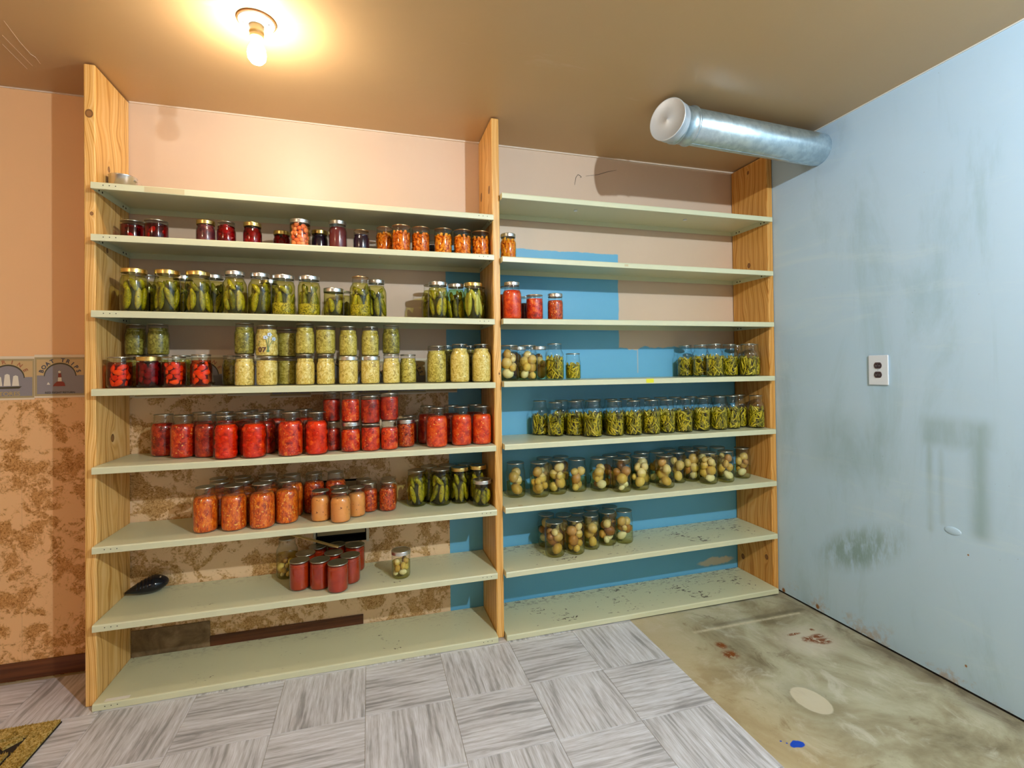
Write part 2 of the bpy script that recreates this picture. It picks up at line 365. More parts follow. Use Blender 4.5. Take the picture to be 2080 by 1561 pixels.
M['pickle'] = mat_lump('cucumber_pickle_skin', [(.25, (.11, .105, .002)), (.5, (.30, .27, .006)), (.75, (.56, .47, .02))], 60, (.07, .065, .003), .66)
M['palepickle'] = mat_lump('pale_pickle_skin', [(.25, (.34, .34, .06)), (.5, (.50, .48, .10)), (.75, (.68, .64, .24))], 50, (.2, .18, .03), .72)
M['dill'] = mat_fill('dill_seed', [(.38, (.08, .07, .003)), (.5, (.40, .33, .02)), (.62, (.72, .60, .10))], 170, dist=.2)
def mat_bean():
    t = NT('green_bean_skin'); at = t.n('ShaderNodeAttribute'); at.attribute_name = 'tone'
    k = t.m('ADD', t.m('MULTIPLY', at.outputs['Fac'], .8), t.m('MULTIPLY', t.noise(30, 3), .25))
    t.col(t.ramp(k, [(.08, (.09, .085, .003)), (.45, (.34, .29, .008)), (.75, (.60, .48, .025)), (.95, (.80, .66, .12))])).set(.35, spec=.5); return t.mat
M['bean'] = mat_bean()
M['potato'] = mat_lump('potato_skin', [(.2, (.36, .17, .02)), (.42, (.66, .46, .10)), (.6, (.80, .63, .20)), (.85, (.88, .78, .40))], 30, (.24, .09, .015), .62, ss=90)
M['potatobrown'] = mat_lump('brown_potato_skin', [(.25, (.15, .04, .006)), (.45, (.42, .18, .03)), (.65, (.68, .38, .10)), (.85, (.80, .58, .24))], 30, (.11, .03, .006), .61, ss=90)
M['whitelump'] = plain('white_potato_flesh', (.80, .80, .66), .4)
M['carrot'] = mat_lump('carrot_chunk', [(.3, (.66, .15, .002)), (.55, (.90, .30, .005)), (.8, (.95, .46, .02))], 30)
M['slice'] = mat_lump('fruit_slice', [(.25, (.56, .03, .004)), (.45, (.84, .15, .01)), (.75, (.95, .42, .05))], 22)
M['plumslice'] = mat_lump('plum_half', [(.25, (.22, .008, .02)), (.5, (.50, .03, .03)), (.8, (.75, .28, .22))], 18)
M['berry'] = mat_lump('salmon_fruit_chunk', [(.25, (.72, .10, .05)), (.5, (.86, .24, .12)), (.8, (.92, .46, .28))], 30)
M['tomatowhole'] = mat_lump('whole_tomato', [(.28, (.50, .008, .001)), (.5, (.82, .045, .003)), (.75, (.95, .20, .012))], 22, (.95, .55, .12), .70, rough=.25, ss=170)
M['lid'] = plain('steel_lid', (.52, .50, .42), .30, 1.0)
M['lid_c'] = plain('copper_reflection_lid', (.72, .46, .24), .30, 1.0)  # copper tint; on carrot jars it paints in the carrots' orange reflection
M['band_s'] = plain('silver_screw_band', (.78, .78, .76), .28, 1.0)
M['band_g'] = plain('gold_screw_band', (.83, .62, .22), .28, 1.0)
M['black'] = plain('black_void', (.008, .008, .010), .8)
M['white'] = plain('white_plastic', (.74, .80, .88), .35)
M['dark'] = plain('dark_hole', (.02, .018, .015), .7)
M['galv'] = mat_galv()
JARS = '''
S2 G plum flat -0.9177 0.1 1.7894 0.0417 0.088 f 1 16
S2 G plum flat -0.8239 0.07 1.7897 0.0417 0.088 f 2 16
S2 H darkjam gold -0.6465 0.07 1.7901 0.0364 0.1 f 3 16
S2 H berry flat -0.5703 0.07 1.7903 0.0364 0.1 f 4 16
S2 H berry gold -0.4689 0.06 1.7906 0.0364 0.1 f 5 16
S2 H berry gold -0.3716 0.17 1.7909 0.0364 0.1 f 6 16
S2 V pink silver -0.2807 0.05 1.7911 0.0417 0.122 f 7 16
S2 H grape gold -0.2075 0.12 1.7913 0.0364 0.1 f 8 16
S2 P syrup silver -0.1268 0.06 1.7915 0.0393 0.131 f 9 16
S2 H grape copper -0.0274 0.07 1.7917 0.0364 0.1 f 10 16
S2 P carrot copper 0.0745 0.11 1.792 0.0393 0.131 f 11 16
S2 V carrot copper 0.1464 0.035 1.7922 0.0417 0.122 f 12 16
S2 V carrot copper 0.2348 0.045 1.7924 0.0417 0.122 f 13 16
S2 H grape flat 0.3091 0.19 1.7926 0.0364 0.1 b 1 1
S2 V carrot copper 0.3383 0.045 1.7927 0.0417 0.122 f 14 16
S2 V carrot copper 0.429 0.045 1.7929 0.0417 0.122 f 15 16
S2 V carrot copper 0.5173 0.05 1.7931 0.0417 0.122 f 16 16
S3 W pickle gold -0.8887 0.035 1.5003 0.0461 0.171 f 1 13
S3 W darkpickle flat -0.8948 0.17 1.5003 0.0461 0.171 b 1 7
S3 W pickle gold -0.7748 0.035 1.4998 0.0461 0.171 f 2 13
S3 Q darkpickle silver -0.7681 0.19 1.4998 0.0461 0.179 b 2 7
S3 W pickle gold -0.6664 0.035 1.4994 0.0461 0.171 f 3 13
S3 Q darkpickle silver -0.6364 0.14 1.4993 0.0461 0.179 b 3 7
S3 Q pickle silver -0.5328 0.0344 1.4988 0.0461 0.179 f 4 13
S3 Q pickle silver -0.4416 0.0556 1.4984 0.0461 0.179 f 5 13
S3 Q darkpickle silver -0.4339 0.21 1.4984 0.0461 0.179 b 4 7
S3 W dillpickle silver -0.3466 0.035 1.498 0.0461 0.171 f 6 13
S3 W dillpickle silver -0.2452 0.035 1.4976 0.0461 0.171 f 7 13
S3 V pickle silver -0.1451 0.035 1.4972 0.0417 0.122 f 8 13
S3 P darkpickle flat -0.1111 0.16 1.4971 0.0393 0.131 b 5 7
S3 Q dillpickle copper -0.034 0.035 1.4967 0.0461 0.179 f 9 13
S3 Q darkpickle silver 0.0353 0.1 1.4965 0.0461 0.179 f 10 13
S3 Q darkpickle flat 0.294 0.17 1.4954 0.0461 0.179 b 6 7
S3 W darkpickle silver 0.3105 0.045 1.4953 0.0461 0.171 f 11 13
S3 Q darkpickle silver 0.4079 0.12 1.4949 0.0461 0.179 f 12 13
S3 W palepickle gold 0.4742 0.03 1.4946 0.0461 0.171 f 13 13
S3 W darkpickle flat 0.5129 0.13 1.4945 0.0461 0.171 b 7 7
S4 V peach flat -0.9397 0.04 1.204 0.0417 0.122 f 1 17
S4 V plumred gold -0.8415 0.04 1.2038 0.0417 0.122 f 2 17
S4 V peach flat -0.7541 0.04 1.2036 0.0417 0.122 f 3 17
S4 P peach flat -0.6577 0.04 1.2033 0.0393 0.131 f 4 17
S4 P darkkraut flat -0.9422 0.19 1.204 0.0393 0.131 b 1 5
S4 P darkkraut flat -0.8464 0.1497 1.2038 0.0393 0.131 b 2 5
S4 P darkkraut flat -0.9422 0.19 1.3355 0.0393 0.131 u 1 10
S4 P darkkraut flat -0.8464 0.1497 1.3353 0.0393 0.131 u 2 10
S4 P darkkraut flat -0.7691 0.1703 1.2036 0.0393 0.131 b 3 5
S4 P darkkraut flat -0.5856 0.21 1.2032 0.0393 0.131 f 5 17
S4 P kraut flat -0.4999 0.05 1.203 0.0393 0.131 f 6 17
S4 V kraut flat -0.4119 0.035 1.2028 0.0417 0.122 f 7 17
S4 V darkkraut2 flat -0.348 0.13 1.2026 0.0417 0.122 f 8 17
S4 P kraut flat -0.2621 0.035 1.2025 0.0393 0.131 f 9 17
S4 P kraut flat -0.1797 0.04 1.2023 0.0393 0.131 f 10 17
S4 V kraut silver -0.0861 0.035 1.2021 0.0417 0.122 f 11 17
S4 V kraut silver 0.0065 0.035 1.2019 0.0417 0.122 f 12 17
S4 P kraut flat 0.0977 0.04 1.2016 0.0393 0.131 f 13 17
S4 P darkkraut2 flat 0.1736 0.075 1.2015 0.0393 0.131 f 14 17
S4 P darkkraut flat -0.4999 0.05 1.3345 0.0393 0.131 u 3 10
S4 P krautfloral flat -0.4119 0.035 1.3253 0.0393 0.131 u 4 10
S4 V darkkraut2 flat -0.348 0.13 1.3251 0.0417 0.122 u 5 10
S4 P darkkraut2 flat -0.2621 0.035 1.334 0.0393 0.131 u 6 10
S4 V darkkraut2 flat -0.1797 0.04 1.3338 0.0417 0.122 u 7 10
S4 P darkkraut2 flat -0.0861 0.035 1.3246 0.0393 0.131 u 8 10
S4 P darkkraut2 flat 0.0065 0.035 1.3244 0.0393 0.131 u 9 10
S4 P darkkraut flat 0.0977 0.04 1.3331 0.0393 0.131 u 10 10
S4 W darkkraut2 flat 0.304 0.06 1.2012 0.0461 0.171 f 15 17
S4 Q kraut flat 0.4093 0.04 1.201 0.0461 0.179 f 16 17
S4 Q kraut flat 0.5129 0.04 1.2007 0.0461 0.179 f 17 17
S4 Q darkkraut flat 0.3675 0.18 1.201 0.0461 0.179 b 4 5
S4 Q darkkraut flat 0.4862 0.2 1.2008 0.0461 0.179 b 5 5
S5 Q tomatodark flat -0.8427 0.1883 0.9102 0.0461 0.1754 f 1 15
S5 Q tomatochunk flat -0.7467 0.1132 0.9101 0.0458 0.1754 f 2 15
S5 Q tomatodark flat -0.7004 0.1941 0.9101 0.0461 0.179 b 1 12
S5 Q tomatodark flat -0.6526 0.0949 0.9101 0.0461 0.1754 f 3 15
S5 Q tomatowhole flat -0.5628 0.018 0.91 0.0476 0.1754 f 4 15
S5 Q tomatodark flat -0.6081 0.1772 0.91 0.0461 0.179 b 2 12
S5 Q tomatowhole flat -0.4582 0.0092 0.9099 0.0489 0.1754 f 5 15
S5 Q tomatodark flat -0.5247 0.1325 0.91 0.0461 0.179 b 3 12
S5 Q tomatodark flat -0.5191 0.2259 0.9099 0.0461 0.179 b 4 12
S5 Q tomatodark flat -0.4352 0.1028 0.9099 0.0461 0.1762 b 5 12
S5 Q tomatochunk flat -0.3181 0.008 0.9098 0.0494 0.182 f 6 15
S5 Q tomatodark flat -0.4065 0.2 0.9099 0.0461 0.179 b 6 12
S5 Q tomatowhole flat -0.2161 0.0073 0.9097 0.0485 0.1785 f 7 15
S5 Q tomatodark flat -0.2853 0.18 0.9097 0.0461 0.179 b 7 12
S5 P tomatodark flat -0.16 0.0871 0.9096 0.0393 0.1284 f 8 15
S5 P tomatodark flat -0.16 0.0871 1.0385 0.0393 0.131 u 1 4
S5 P salsa silver -0.0783 0.0251 0.9096 0.0412 0.1284 f 9 15
S5 P salsa flat -0.0783 0.0251 1.0384 0.0393 0.131 u 2 4
S5 V salsa flat 0.0052 0.021 0.9095 0.0408 0.1196 f 10 15
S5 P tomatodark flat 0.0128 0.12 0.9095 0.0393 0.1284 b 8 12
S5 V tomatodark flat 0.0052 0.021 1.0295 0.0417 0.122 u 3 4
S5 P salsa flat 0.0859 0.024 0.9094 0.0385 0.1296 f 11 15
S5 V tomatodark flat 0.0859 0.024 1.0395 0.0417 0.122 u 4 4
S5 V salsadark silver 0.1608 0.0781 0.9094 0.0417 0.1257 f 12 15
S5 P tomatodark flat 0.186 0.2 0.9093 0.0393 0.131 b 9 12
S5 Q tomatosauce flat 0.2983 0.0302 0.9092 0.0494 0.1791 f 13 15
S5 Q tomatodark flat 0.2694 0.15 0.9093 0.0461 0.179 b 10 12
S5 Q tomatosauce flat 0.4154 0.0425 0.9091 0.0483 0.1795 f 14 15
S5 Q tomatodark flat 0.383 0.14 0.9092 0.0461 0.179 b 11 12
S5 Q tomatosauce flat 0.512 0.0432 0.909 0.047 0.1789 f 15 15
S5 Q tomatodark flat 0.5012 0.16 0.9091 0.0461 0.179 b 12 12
S6 Q orange flat -0.6479 0.0497 0.6131 0.0455 0.1806 f 1 13
S6 Q orange flat -0.5411 0.0432 0.6131 0.0482 0.1804 f 2 13
S6 Q orange flat -0.4339 0.038 0.6132 0.0494 0.1817 f 3 13
S6 Q orange flat -0.3447 0.0776 0.6132 0.0468 0.1792 f 4 13
S6 Q orangedark flat -0.6161 0.1369 0.6131 0.0461 0.179 b 2 16
S6 Q orangedark flat -0.6446 0.2259 0.6131 0.0461 0.179 b 1 16
S6 Q orangedark flat -0.5225 0.1369 0.6131 0.0461 0.179 b 4 16
S6 Q orangedark flat -0.551 0.2259 0.6131 0.0461 0.179 b 3 16
S6 Q orangedark flat -0.4289 0.1346 0.6132 0.0461 0.179 b 6 16
S6 Q orangedark flat -0.449 0.2259 0.6132 0.0461 0.179 b 5 16
S6 Q orangedark flat -0.3363 0.171 0.6132 0.0461 0.1844 b 7 16
S6 Q salsadark flat -0.2478 0.2015 0.6132 0.0461 0.179 b 8 16
S6 Q salsadark flat -0.153 0.2 0.6133 0.0461 0.179 b 9 16
S6 P pinksauce flat -0.2065 0.0559 0.6133 0.0402 0.1295 f 5 13
S6 P pinksauce flat -0.1218 0.0107 0.6133 0.0421 0.1315 f 6 13
S6 P pinksauce flat -0.057 0.0754 0.6133 0.0385 0.1284 f 7 13
S6 P orangedark flat -0.1343 0.0927 0.6133 0.0393 0.131 b 10 16
S6 P salsadark flat -0.0047 0.1372 0.6133 0.0393 0.1321 f 8 13
S6 P orangedark flat -0.0277 0.2136 0.6133 0.0393 0.131 b 11 16
S6 P salsadark flat 0.0795 0.1241 0.6134 0.0393 0.1338 f 9 13
S6 P orangedark flat 0.0873 0.2036 0.6134 0.0393 0.131 b 12 16
S6 W pickle flat 0.2164 0.1611 0.6134 0.0465 0.1687 f 10 13
S6 W pickle flat 0.3273 0.1416 0.6135 0.0487 0.1699 f 11 13
S6 W pickle gold 0.4225 0.1462 0.6135 0.0451 0.1717 f 12 13
S6 W darkpickle gold 0.5138 0.1508 0.6136 0.0451 0.1741 b 16 16
S6 V pickle silver 0.5143 0.0597 0.6136 0.0447 0.1229 f 13 13
S6 W darkpickle flat 0.2822 0.2259 0.6135 0.045 0.171 b 13 16
S6 W darkpickle flat 0.3745 0.2253 0.6135 0.0461 0.171 b 14 16
S6 W darkpickle flat 0.4672 0.2259 0.6135 0.0425 0.171 b 15 16
S7 Q potatodark flat -0.3673 0.2259 0.3221 0.0461 0.1754 f 1 6
S7 V jelly flat -0.281 0.1581 0.3222 0.0431 0.1212 b 1 5
S7 V jelly flat -0.2114 0.0558 0.3222 0.0428 0.1209 f 3 6
S7 V jelly flat -0.135 0.0029 0.3222 0.0434 0.1196 f 4 6
S7 V jelly flat -0.0868 0.0772 0.3222 0.0432 0.1196 f 5 6
S7 V jelly flat -0.1593 0.1241 0.3222 0.0417 0.122 b 3 5
S7 V jelly flat -0.0697 0.2061 0.3222 0.0447 0.1196 b 5 5
S7 V jelly flat -0.1526 0.2303 0.3222 0.0408 0.122 b 4 5
S7 V jelly flat -0.2366 0.2303 0.3222 0.0409 0.122 b 2 5
S7 V jelly flat -0.2956 0.0734 0.3222 0.0417 0.122 f 2 6
S7 V potatodark silver 0.1333 0.0617 0.3222 0.0417 0.1225 f 6 6
R2 P carrot silver 0.6601 0.07 1.7883 0.0393 0.131 f 1 1
R3 Q tomatosauce silver 0.6654 0.03 1.4979 0.0461 0.179 f 1 3
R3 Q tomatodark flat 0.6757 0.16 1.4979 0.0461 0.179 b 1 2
R3 P darkjam flat 0.7726 0.17 1.4983 0.0393 0.131 b 2 2
R3 V salsa copper 0.7828 0.04 1.4983 0.0417 0.122 f 2 3
R3 P salsadark silver 0.8912 0.04 1.4987 0.0393 0.131 f 3 3
R4 W potato silver 0.651 0.04 1.2037 0.0461 0.171 f 1 9
R4 W potatodark silver 0.7403 0.19 1.2039 0.0461 0.171 b 1 4
R4 W potato silver 0.7446 0.04 1.2039 0.0461 0.171 f 2 9
R4 W potatodark silver 0.8424 0.16 1.2041 0.0461 0.171 b 2 4
R4 Q bean silver 0.882 0.035 1.2041 0.0461 0.179 f 3 9
R4 P beandark silver 0.9907 0.06 1.2043 0.0393 0.131 f 4 9
R4 Q beandark silver 1.7545 0.2084 1.2058 0.0461 0.179 f 5 9
R4 Q beandark silver 1.7972 0.1253 1.2059 0.0461 0.179 f 6 9
R4 Q bean silver 1.8142 0.0333 1.206 0.0461 0.179 f 7 9
R4 Q beandark silver 1.9486 0.0763 1.2062 0.0461 0.179 f 8 9
R4 Q bean silver 2.0249 0.0222 1.2064 0.046 0.179 f 9 9
R4 Q beandark silver 2.0999 0.077 1.2065 0.0461 0.179 b 4 4
R4 Q beandark silver 2.0999 0.2 1.2065 0.0461 0.179 b 3 4
R5 Q beandark silver 0.8688 0.2259 0.9114 0.0461 0.1802 f 1 13
R5 Q beandark silver 0.9307 0.1563 0.9115 0.0461 0.1754 f 2 13
R5 Q bean silver 1.032 0.1404 0.9116 0.048 0.1789 f 3 13
R5 Q bean silver 1.0969 0.0611 0.9117 0.0494 0.1841 f 4 13
R5 Q bean silver 1.2164 0.0524 0.9119 0.0494 0.1795 f 5 13
R5 Q bean silver 1.3204 0.0448 0.912 0.0452 0.1783 f 6 13
R5 Q bean silver 1.4258 0.0432 0.9121 0.046 0.1791 f 7 13
R5 Q beandark silver 1.5259 0.0568 0.9123 0.0461 0.1769 f 8 13
R5 Q bean silver 1.6261 0.047 0.9124 0.0458 0.1791 f 9 13
R5 Q bean silver 1.7439 0.056 0.9126 0.0453 0.1799 f 10 13
R5 Q bean silver 1.8583 0.0616 0.9127 0.0465 0.1844 f 11 13
R5 Q beandark silver 1.9605 0.0781 0.9129 0.0461 0.1844 f 12 13
R5 Q bean silver 2.0439 0.1247 0.913 0.0476 0.1844 b 12 12
R5 Q bean silver 2.1009 0.0505 0.9131 0.0451 0.1832 f 13 13
R5 Q beandark silver 0.9918 0.2259 0.9115 0.0456 0.179 b 1 12
R5 Q beandark silver 1.0851 0.2198 0.9117 0.0461 0.179 b 2 12
R5 Q beandark silver 1.178 0.2094 0.9118 0.0461 0.179 b 3 12
R5 Q beandark silver 1.271 0.1984 0.9119 0.0461 0.179 b 4 12
R5 Q beandark silver 1.3646 0.2 0.9121 0.0461 0.179 b 5 12
R5 Q beandark silver 1.474 0.2 0.9122 0.0461 0.179 b 6 12
R5 Q beandark silver 1.582 0.2 0.9124 0.0461 0.179 b 7 12
R5 Q beandark silver 1.6756 0.2 0.9125 0.0461 0.179 b 8 12
R5 Q beandark silver 1.7811 0.2 0.9126 0.0461 0.179 b 9 12
R5 Q beandark silver 1.8806 0.2002 0.9128 0.0461 0.179 b 10 12
R5 Q beandark silver 1.9737 0.1906 0.9129 0.0461 0.179 b 11 12
R6 W potato flat 0.7096 0.1544 0.6174 0.0494 0.171 f 1 13
R6 W potato flat 0.8237 0.1184 0.6181 0.0494 0.1709 f 2 13
R6 W potato flat 0.9283 0.1375 0.6188 0.0486 0.1724 f 3 13
R6 W potatobrown flat 1.0445 0.1498 0.6195 0.0494 0.1676 f 4 13
R6 W potatodark flat 0.8916 0.2259 0.6186 0.0461 0.171 b 1 10
R6 W potatodark flat 0.9853 0.2259 0.6192 0.0461 0.171 b 2 10
R6 W potato flat 1.1571 0.1218 0.6203 0.0493 0.1698 f 5 13
R6 W potatobrown flat 1.256 0.0618 0.6209 0.0494 0.1697 f 6 13
R6 W potato flat 1.3657 0.0674 0.6216 0.0471 0.1728 f 7 13
R6 W potato flat 1.5141 0.063 0.6226 0.0493 0.1692 f 8 13
R6 W potato flat 1.6397 0.1335 0.6234 0.0451 0.1676 f 9 13
R6 W potatobrown flat 1.7311 0.1389 0.624 0.0451 0.172 f 10 13
R6 W potato flat 1.78 0.0564 0.6243 0.0494 0.1683 f 11 13
R6 W potato flat 1.893 0.0555 0.625 0.0452 0.1698 f 12 13
R6 W potato flat 2.0424 0.1014 0.626 0.0451 0.1707 f 13 13
R6 W potatodark flat 1.2438 0.1644 0.6208 0.0461 0.171 b 3 10
R6 W potatodark flat 1.3456 0.2 0.6215 0.0461 0.171 b 4 10
R6 W potatodark flat 1.4301 0.1546 0.622 0.0461 0.1761 b 5 10
R6 W potatodark flat 1.5337 0.17 0.6227 0.0461 0.171 b 6 10
R6 W potatodark flat 1.6433 0.2259 0.6234 0.0461 0.171 b 7 10
R6 W potatodark flat 1.7616 0.2259 0.6242 0.0461 0.171 b 8 10
R6 W potatodark flat 1.8551 0.2215 0.6248 0.0461 0.171 b 9 10
R6 W potatodark flat 1.9379 0.1778 0.6253 0.0461 0.171 b 10 10
R7 W potatobrown flat 0.8911 0.0864 0.3232 0.0494 0.1704 f 1 5
R7 W potato flat 1.0022 0.084 0.3245 0.0466 0.1698 f 2 5
R7 W potato flat 1.1039 0.1187 0.3257 0.0451 0.172 f 3 5
R7 W potatobrown flat 1.2104 0.1429 0.3269 0.0479 0.171 f 4 5
R7 W potatobrown flat 1.3082 0.1373 0.328 0.0465 0.1699 f 5 5
R7 W potatodark flat 0.8986 0.2259 0.3233 0.0461 0.1676 b 1 5
R7 W potatodark flat 0.9764 0.1744 0.3242 0.0461 0.171 b 2 5
R7 W potatodark flat 1.0653 0.2028 0.3252 0.0461 0.171 b 3 5
R7 W potatodark flat 1.1569 0.2215 0.3263 0.0461 0.171 b 4 5
R7 W potatodark flat 1.2691 0.2227 0.3275 0.0461 0.171 b 5 5
'''

# ------------------------------------------------------------------ mesh helpers
def link_mesh(name, me, mat=None, parent=None, smooth=False, **props):
    o = bpy.data.objects.new(name, me); col.objects.link(o)
    if parent is not None: o.parent = parent
    if mat is not None and not me.materials: me.materials.append(mat)
    if smooth:
        for p in me.polygons: p.use_smooth = True
    for k, v in props.items(): o[k] = v
    return o
def bm_mesh(name, bm, mat=None, smooth=False):
    me = bpy.data.meshes.new(name); bm.to_mesh(me); bm.free()
    if mat is not None: me.materials.append(mat)
    if smooth:
        for p in me.polygons: p.use_smooth = True
    return me
def obj(name, bm, mat, parent=None, smooth=False, **props):
    return link_mesh(name, bm_mesh(name, bm, mat, smooth), None, parent, **props)
def thing(name, label, cat, loc=(0, 0, 0), rz=0, group=None):
    o = bpy.data.objects.new(name, None); col.objects.link(o); o.empty_display_size = .05
    o.location = loc; o.rotation_euler = (0, 0, rz); o['label'] = label; o['category'] = cat
    if group: o['group'] = group
    return o
def tag(o, label, cat, group=None):
    o['label'] = label; o['category'] = cat
    if group: o['group'] = group
    return o
def bx(bm, x0, x1, y0, y1, z0, z1, bevel=0, seg=2):
    r = bmesh.ops.create_cube(bm, size=1)
    vs = r['verts']
    bmesh.ops.scale(bm, vec=(x1 - x0, y1 - y0, z1 - z0), verts=vs)
    bmesh.ops.translate(bm, vec=((x0 + x1) / 2, (y0 + y1) / 2, (z0 + z1) / 2), verts=vs)
    if bevel:
        es = list({e for v in vs for e in v.link_edges})
        bmesh.ops.bevel(bm, geom=es, offset=bevel, segments=seg, affect='EDGES', profile=.5)
    return bm
def box(x0, x1, y0, y1, z0, z1, bevel=0, seg=2): return bx(bmesh.new(), x0, x1, y0, y1, z0, z1, bevel, seg)
def cyl(bm, r, h, loc=(0, 0, 0), axis='z', n=16, r2=None):
    ret = bmesh.ops.create_cone(bm, cap_ends=True, segments=n, radius1=r, radius2=r if r2 is None else r2, depth=h)
    vs = ret['verts']
    if axis == 'x': bmesh.ops.rotate(bm, cent=(0, 0, 0), matrix=Matrix.Rotation(PI / 2, 3, 'Y'), verts=vs)
    if axis == 'y': bmesh.ops.rotate(bm, cent=(0, 0, 0), matrix=Matrix.Rotation(PI / 2, 3, 'X'), verts=vs)
    bmesh.ops.translate(bm, vec=loc, verts=vs); return vs
def lathe(bm, prof, n=32, cap_top=False, cap_bot=True):
    rings = []
    for r, z in prof:
        if r < 1e-6: rings.append([bm.verts.new((0, 0, z))])
        else: rings.append([bm.verts.new((r * math.cos(2 * PI * i / n), r * math.sin(2 * PI * i / n), z)) for i in range(n)])
    for a, b in zip(rings, rings[1:]):
        for i in range(n):
            j = (i + 1) % n
            if len(a) == 1: bm.faces.new((a[0], b[j], b[i]))
            elif len(b) == 1: bm.faces.new((a[i], a[j], b[0]))
            else: bm.faces.new((a[i], a[j], b[j], b[i]))
    if cap_bot and len(rings[0]) > 1: bm.faces.new(list(reversed(rings[0])))
    if cap_top and len(rings[-1]) > 1: bm.faces.new(rings[-1])
    return bm
def tube(bm, pts, r, n=6, taper=True):
    rings = []
    for i, p in enumerate(pts):
        a = pts[max(i - 1, 0)]; b = pts[min(i + 1, len(pts) - 1)]
        d = (b - a).normalized(); u = d.orthogonal().normalized(); v = d.cross(u)
        rr = r * (.55 if taper and i in (0, len(pts) - 1) else 1)
        if i and rings:
            # keep rings aligned
            u0 = (rings[-1][0].co - pts[i - 1]); u = (u0 - d * u0.dot(d)).normalized(); v = d.cross(u)
        rings.append([bm.verts.new(p + (u * math.cos(2 * PI * k / n) + v * math.sin(2 * PI * k / n)) * rr) for k in range(n)])
    for a, b in zip(rings, rings[1:]):
        for k in range(n): bm.faces.new((a[k], a[(k + 1) % n], b[(k + 1) % n], b[k]))
    bm.faces.new(list(reversed(rings[0]))); bm.faces.new(rings[-1])
def panel_hole(x0, x1, z0, z1, y, hole, thick):
    hx0, hx1, hz0, hz1 = hole
    bm = bmesh.new()
    bx(bm, x0, hx0, y, y + thick, z0, z1); bx(bm, hx1, x1, y, y + thick, z0, z1)
    if hz0 > z0: bx(bm, hx0, hx1, y, y + thick, z0, hz0)
    if z1 > hz1: bx(bm, hx0, hx1, y, y + thick, hz1, z1)
    return bm
def text_mesh(s, size, loc, rot, ext=.0004, offset=0.0):
    cu = bpy.data.curves.new('lettering', 'FONT'); cu.body = s; cu.size = size; cu.extrude = ext
    cu.align_x = 'CENTER'; cu.align_y = 'CENTER'; cu.offset = offset; cu.resolution_u = 3
    o = bpy.data.objects.new('lettering_tmp', cu); col.objects.link(o)
    dg = bpy.context.evaluated_depsgraph_get(); me = bpy.data.meshes.new_from_object(o.evaluated_get(dg))
    bpy.data.objects.remove(o); bpy.data.curves.remove(cu)
    me.transform(Matrix.Translation(loc) @ Euler(rot).to_matrix().to_4x4())
    return me
def join_meshes(name, mes, mat):
    bm = bmesh.new()
    for m_ in mes: bm.from_mesh(m_); bpy.data.meshes.remove(m_)
    return bm_mesh(name, bm, mat)

# ------------------------------------------------------------------ the setting
YB = 0.285; ZC = 2.456; XW = 2.192; XL = -2.75; YF = -4.3
S_ = dict(kind='structure')
HOLE = (-0.257, -0.012, 0.432, 0.735)
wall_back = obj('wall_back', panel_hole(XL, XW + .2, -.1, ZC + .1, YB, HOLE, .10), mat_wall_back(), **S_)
wall_back.modifiers  # flat mesh, holes cut by construction
MWP = mat_wallpaper()
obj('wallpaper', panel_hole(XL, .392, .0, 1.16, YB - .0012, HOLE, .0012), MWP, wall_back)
# recessed box in the wall behind the sixth bay
rb = bmesh.new(); hx0, hx1, hz0, hz1 = HOLE
bx(rb, hx0, hx1, YB + .10, YB + .104, hz0, hz1); bx(rb, hx0 - .003, hx0, YB, YB + .10, hz0, hz1); bx(rb, hx1, hx1 + .003, YB, YB + .10, hz0, hz1)
bx(rb, hx0, hx1, YB, YB + .10, hz0 - .003, hz0); bx(rb, hx0, hx1, YB, YB + .10, hz1, hz1 + .003)
nich = thing('wall_box', 'dark recessed wall box with narrow white side trims behind the lower left shelves', 'wall box', (0, 0, 0))
obj('box_lining', rb, M['black'], nich)
obj('side_trim', box(hx0 - .004, hx0 + .007, YB - .006, YB - .0013, hz0 - .006, hz1 + .004), plain('cream_trim', (.62, .58, .46), .5), nich)
obj('side_trim', box(hx1 - .007, hx1 + .006, YB - .006, YB - .0013, hz0 - .006, hz1 + .004), bpy.data.materials['cream_trim'], nich)
obj('inner_panel', box(hx0 + .012, hx1 - .012, YB + .010, YB + .014, hz0 + .036, hz1 - .012), plain('tan_board', (.42, .33, .18), .6), nich)
obj('wall_right', box(XW, XW + .1, YF, YB, .011, ZC + .05), mat_wall_right(), **S_)
pb_ = bmesh.new(); bmesh.ops.create_uvsphere(pb_, u_segments=20, v_segments=10, radius=1)
bmesh.ops.scale(pb_, vec=(.004, .030, .016), verts=pb_.verts); bmesh.ops.translate(pb_, vec=(XW, -.864, .606), verts=pb_.verts)
wr_ = bpy.data.objects['wall_right']; obj('plaster_bulge', pb_, wr_.data.materials[0], wr_, True)
obj('gap_shade', box(XW + .006, XW + .09, YF, YB, -.02, .012), M['black'], **S_)  # black strip standing in for the shade in the gap under the wall
mceil = mat_ceiling()
obj('ceiling', box(XL, XW + .2, YF, YB + .1, ZC, ZC + .1), mceil, **S_)
MW2 = plain('warm_side_wall_paint', (.52, .32, .16), .6)
obj('wall_left', box(XL - .1, XL, YF, YB, -.05, ZC + .05), MW2, **S_)
obj('wall_front', box(XL - .1, XW + .1, YF - .1, YF, -.05, ZC + .05), plain('front_wall_paint', (.42, .37, .31), .6), **S_)
obj('trim_2', box(.3, 2.192, YB - .008, YB, ZC - .007, ZC), plain('ceiling_edge_bead', (.74, .62, .5), .5), **S_)
obj('trim_3', box(-1.0, .563, YB - .006, YB, ZC - .006, ZC), bpy.data.materials['ceiling_edge_bead'], **S_)
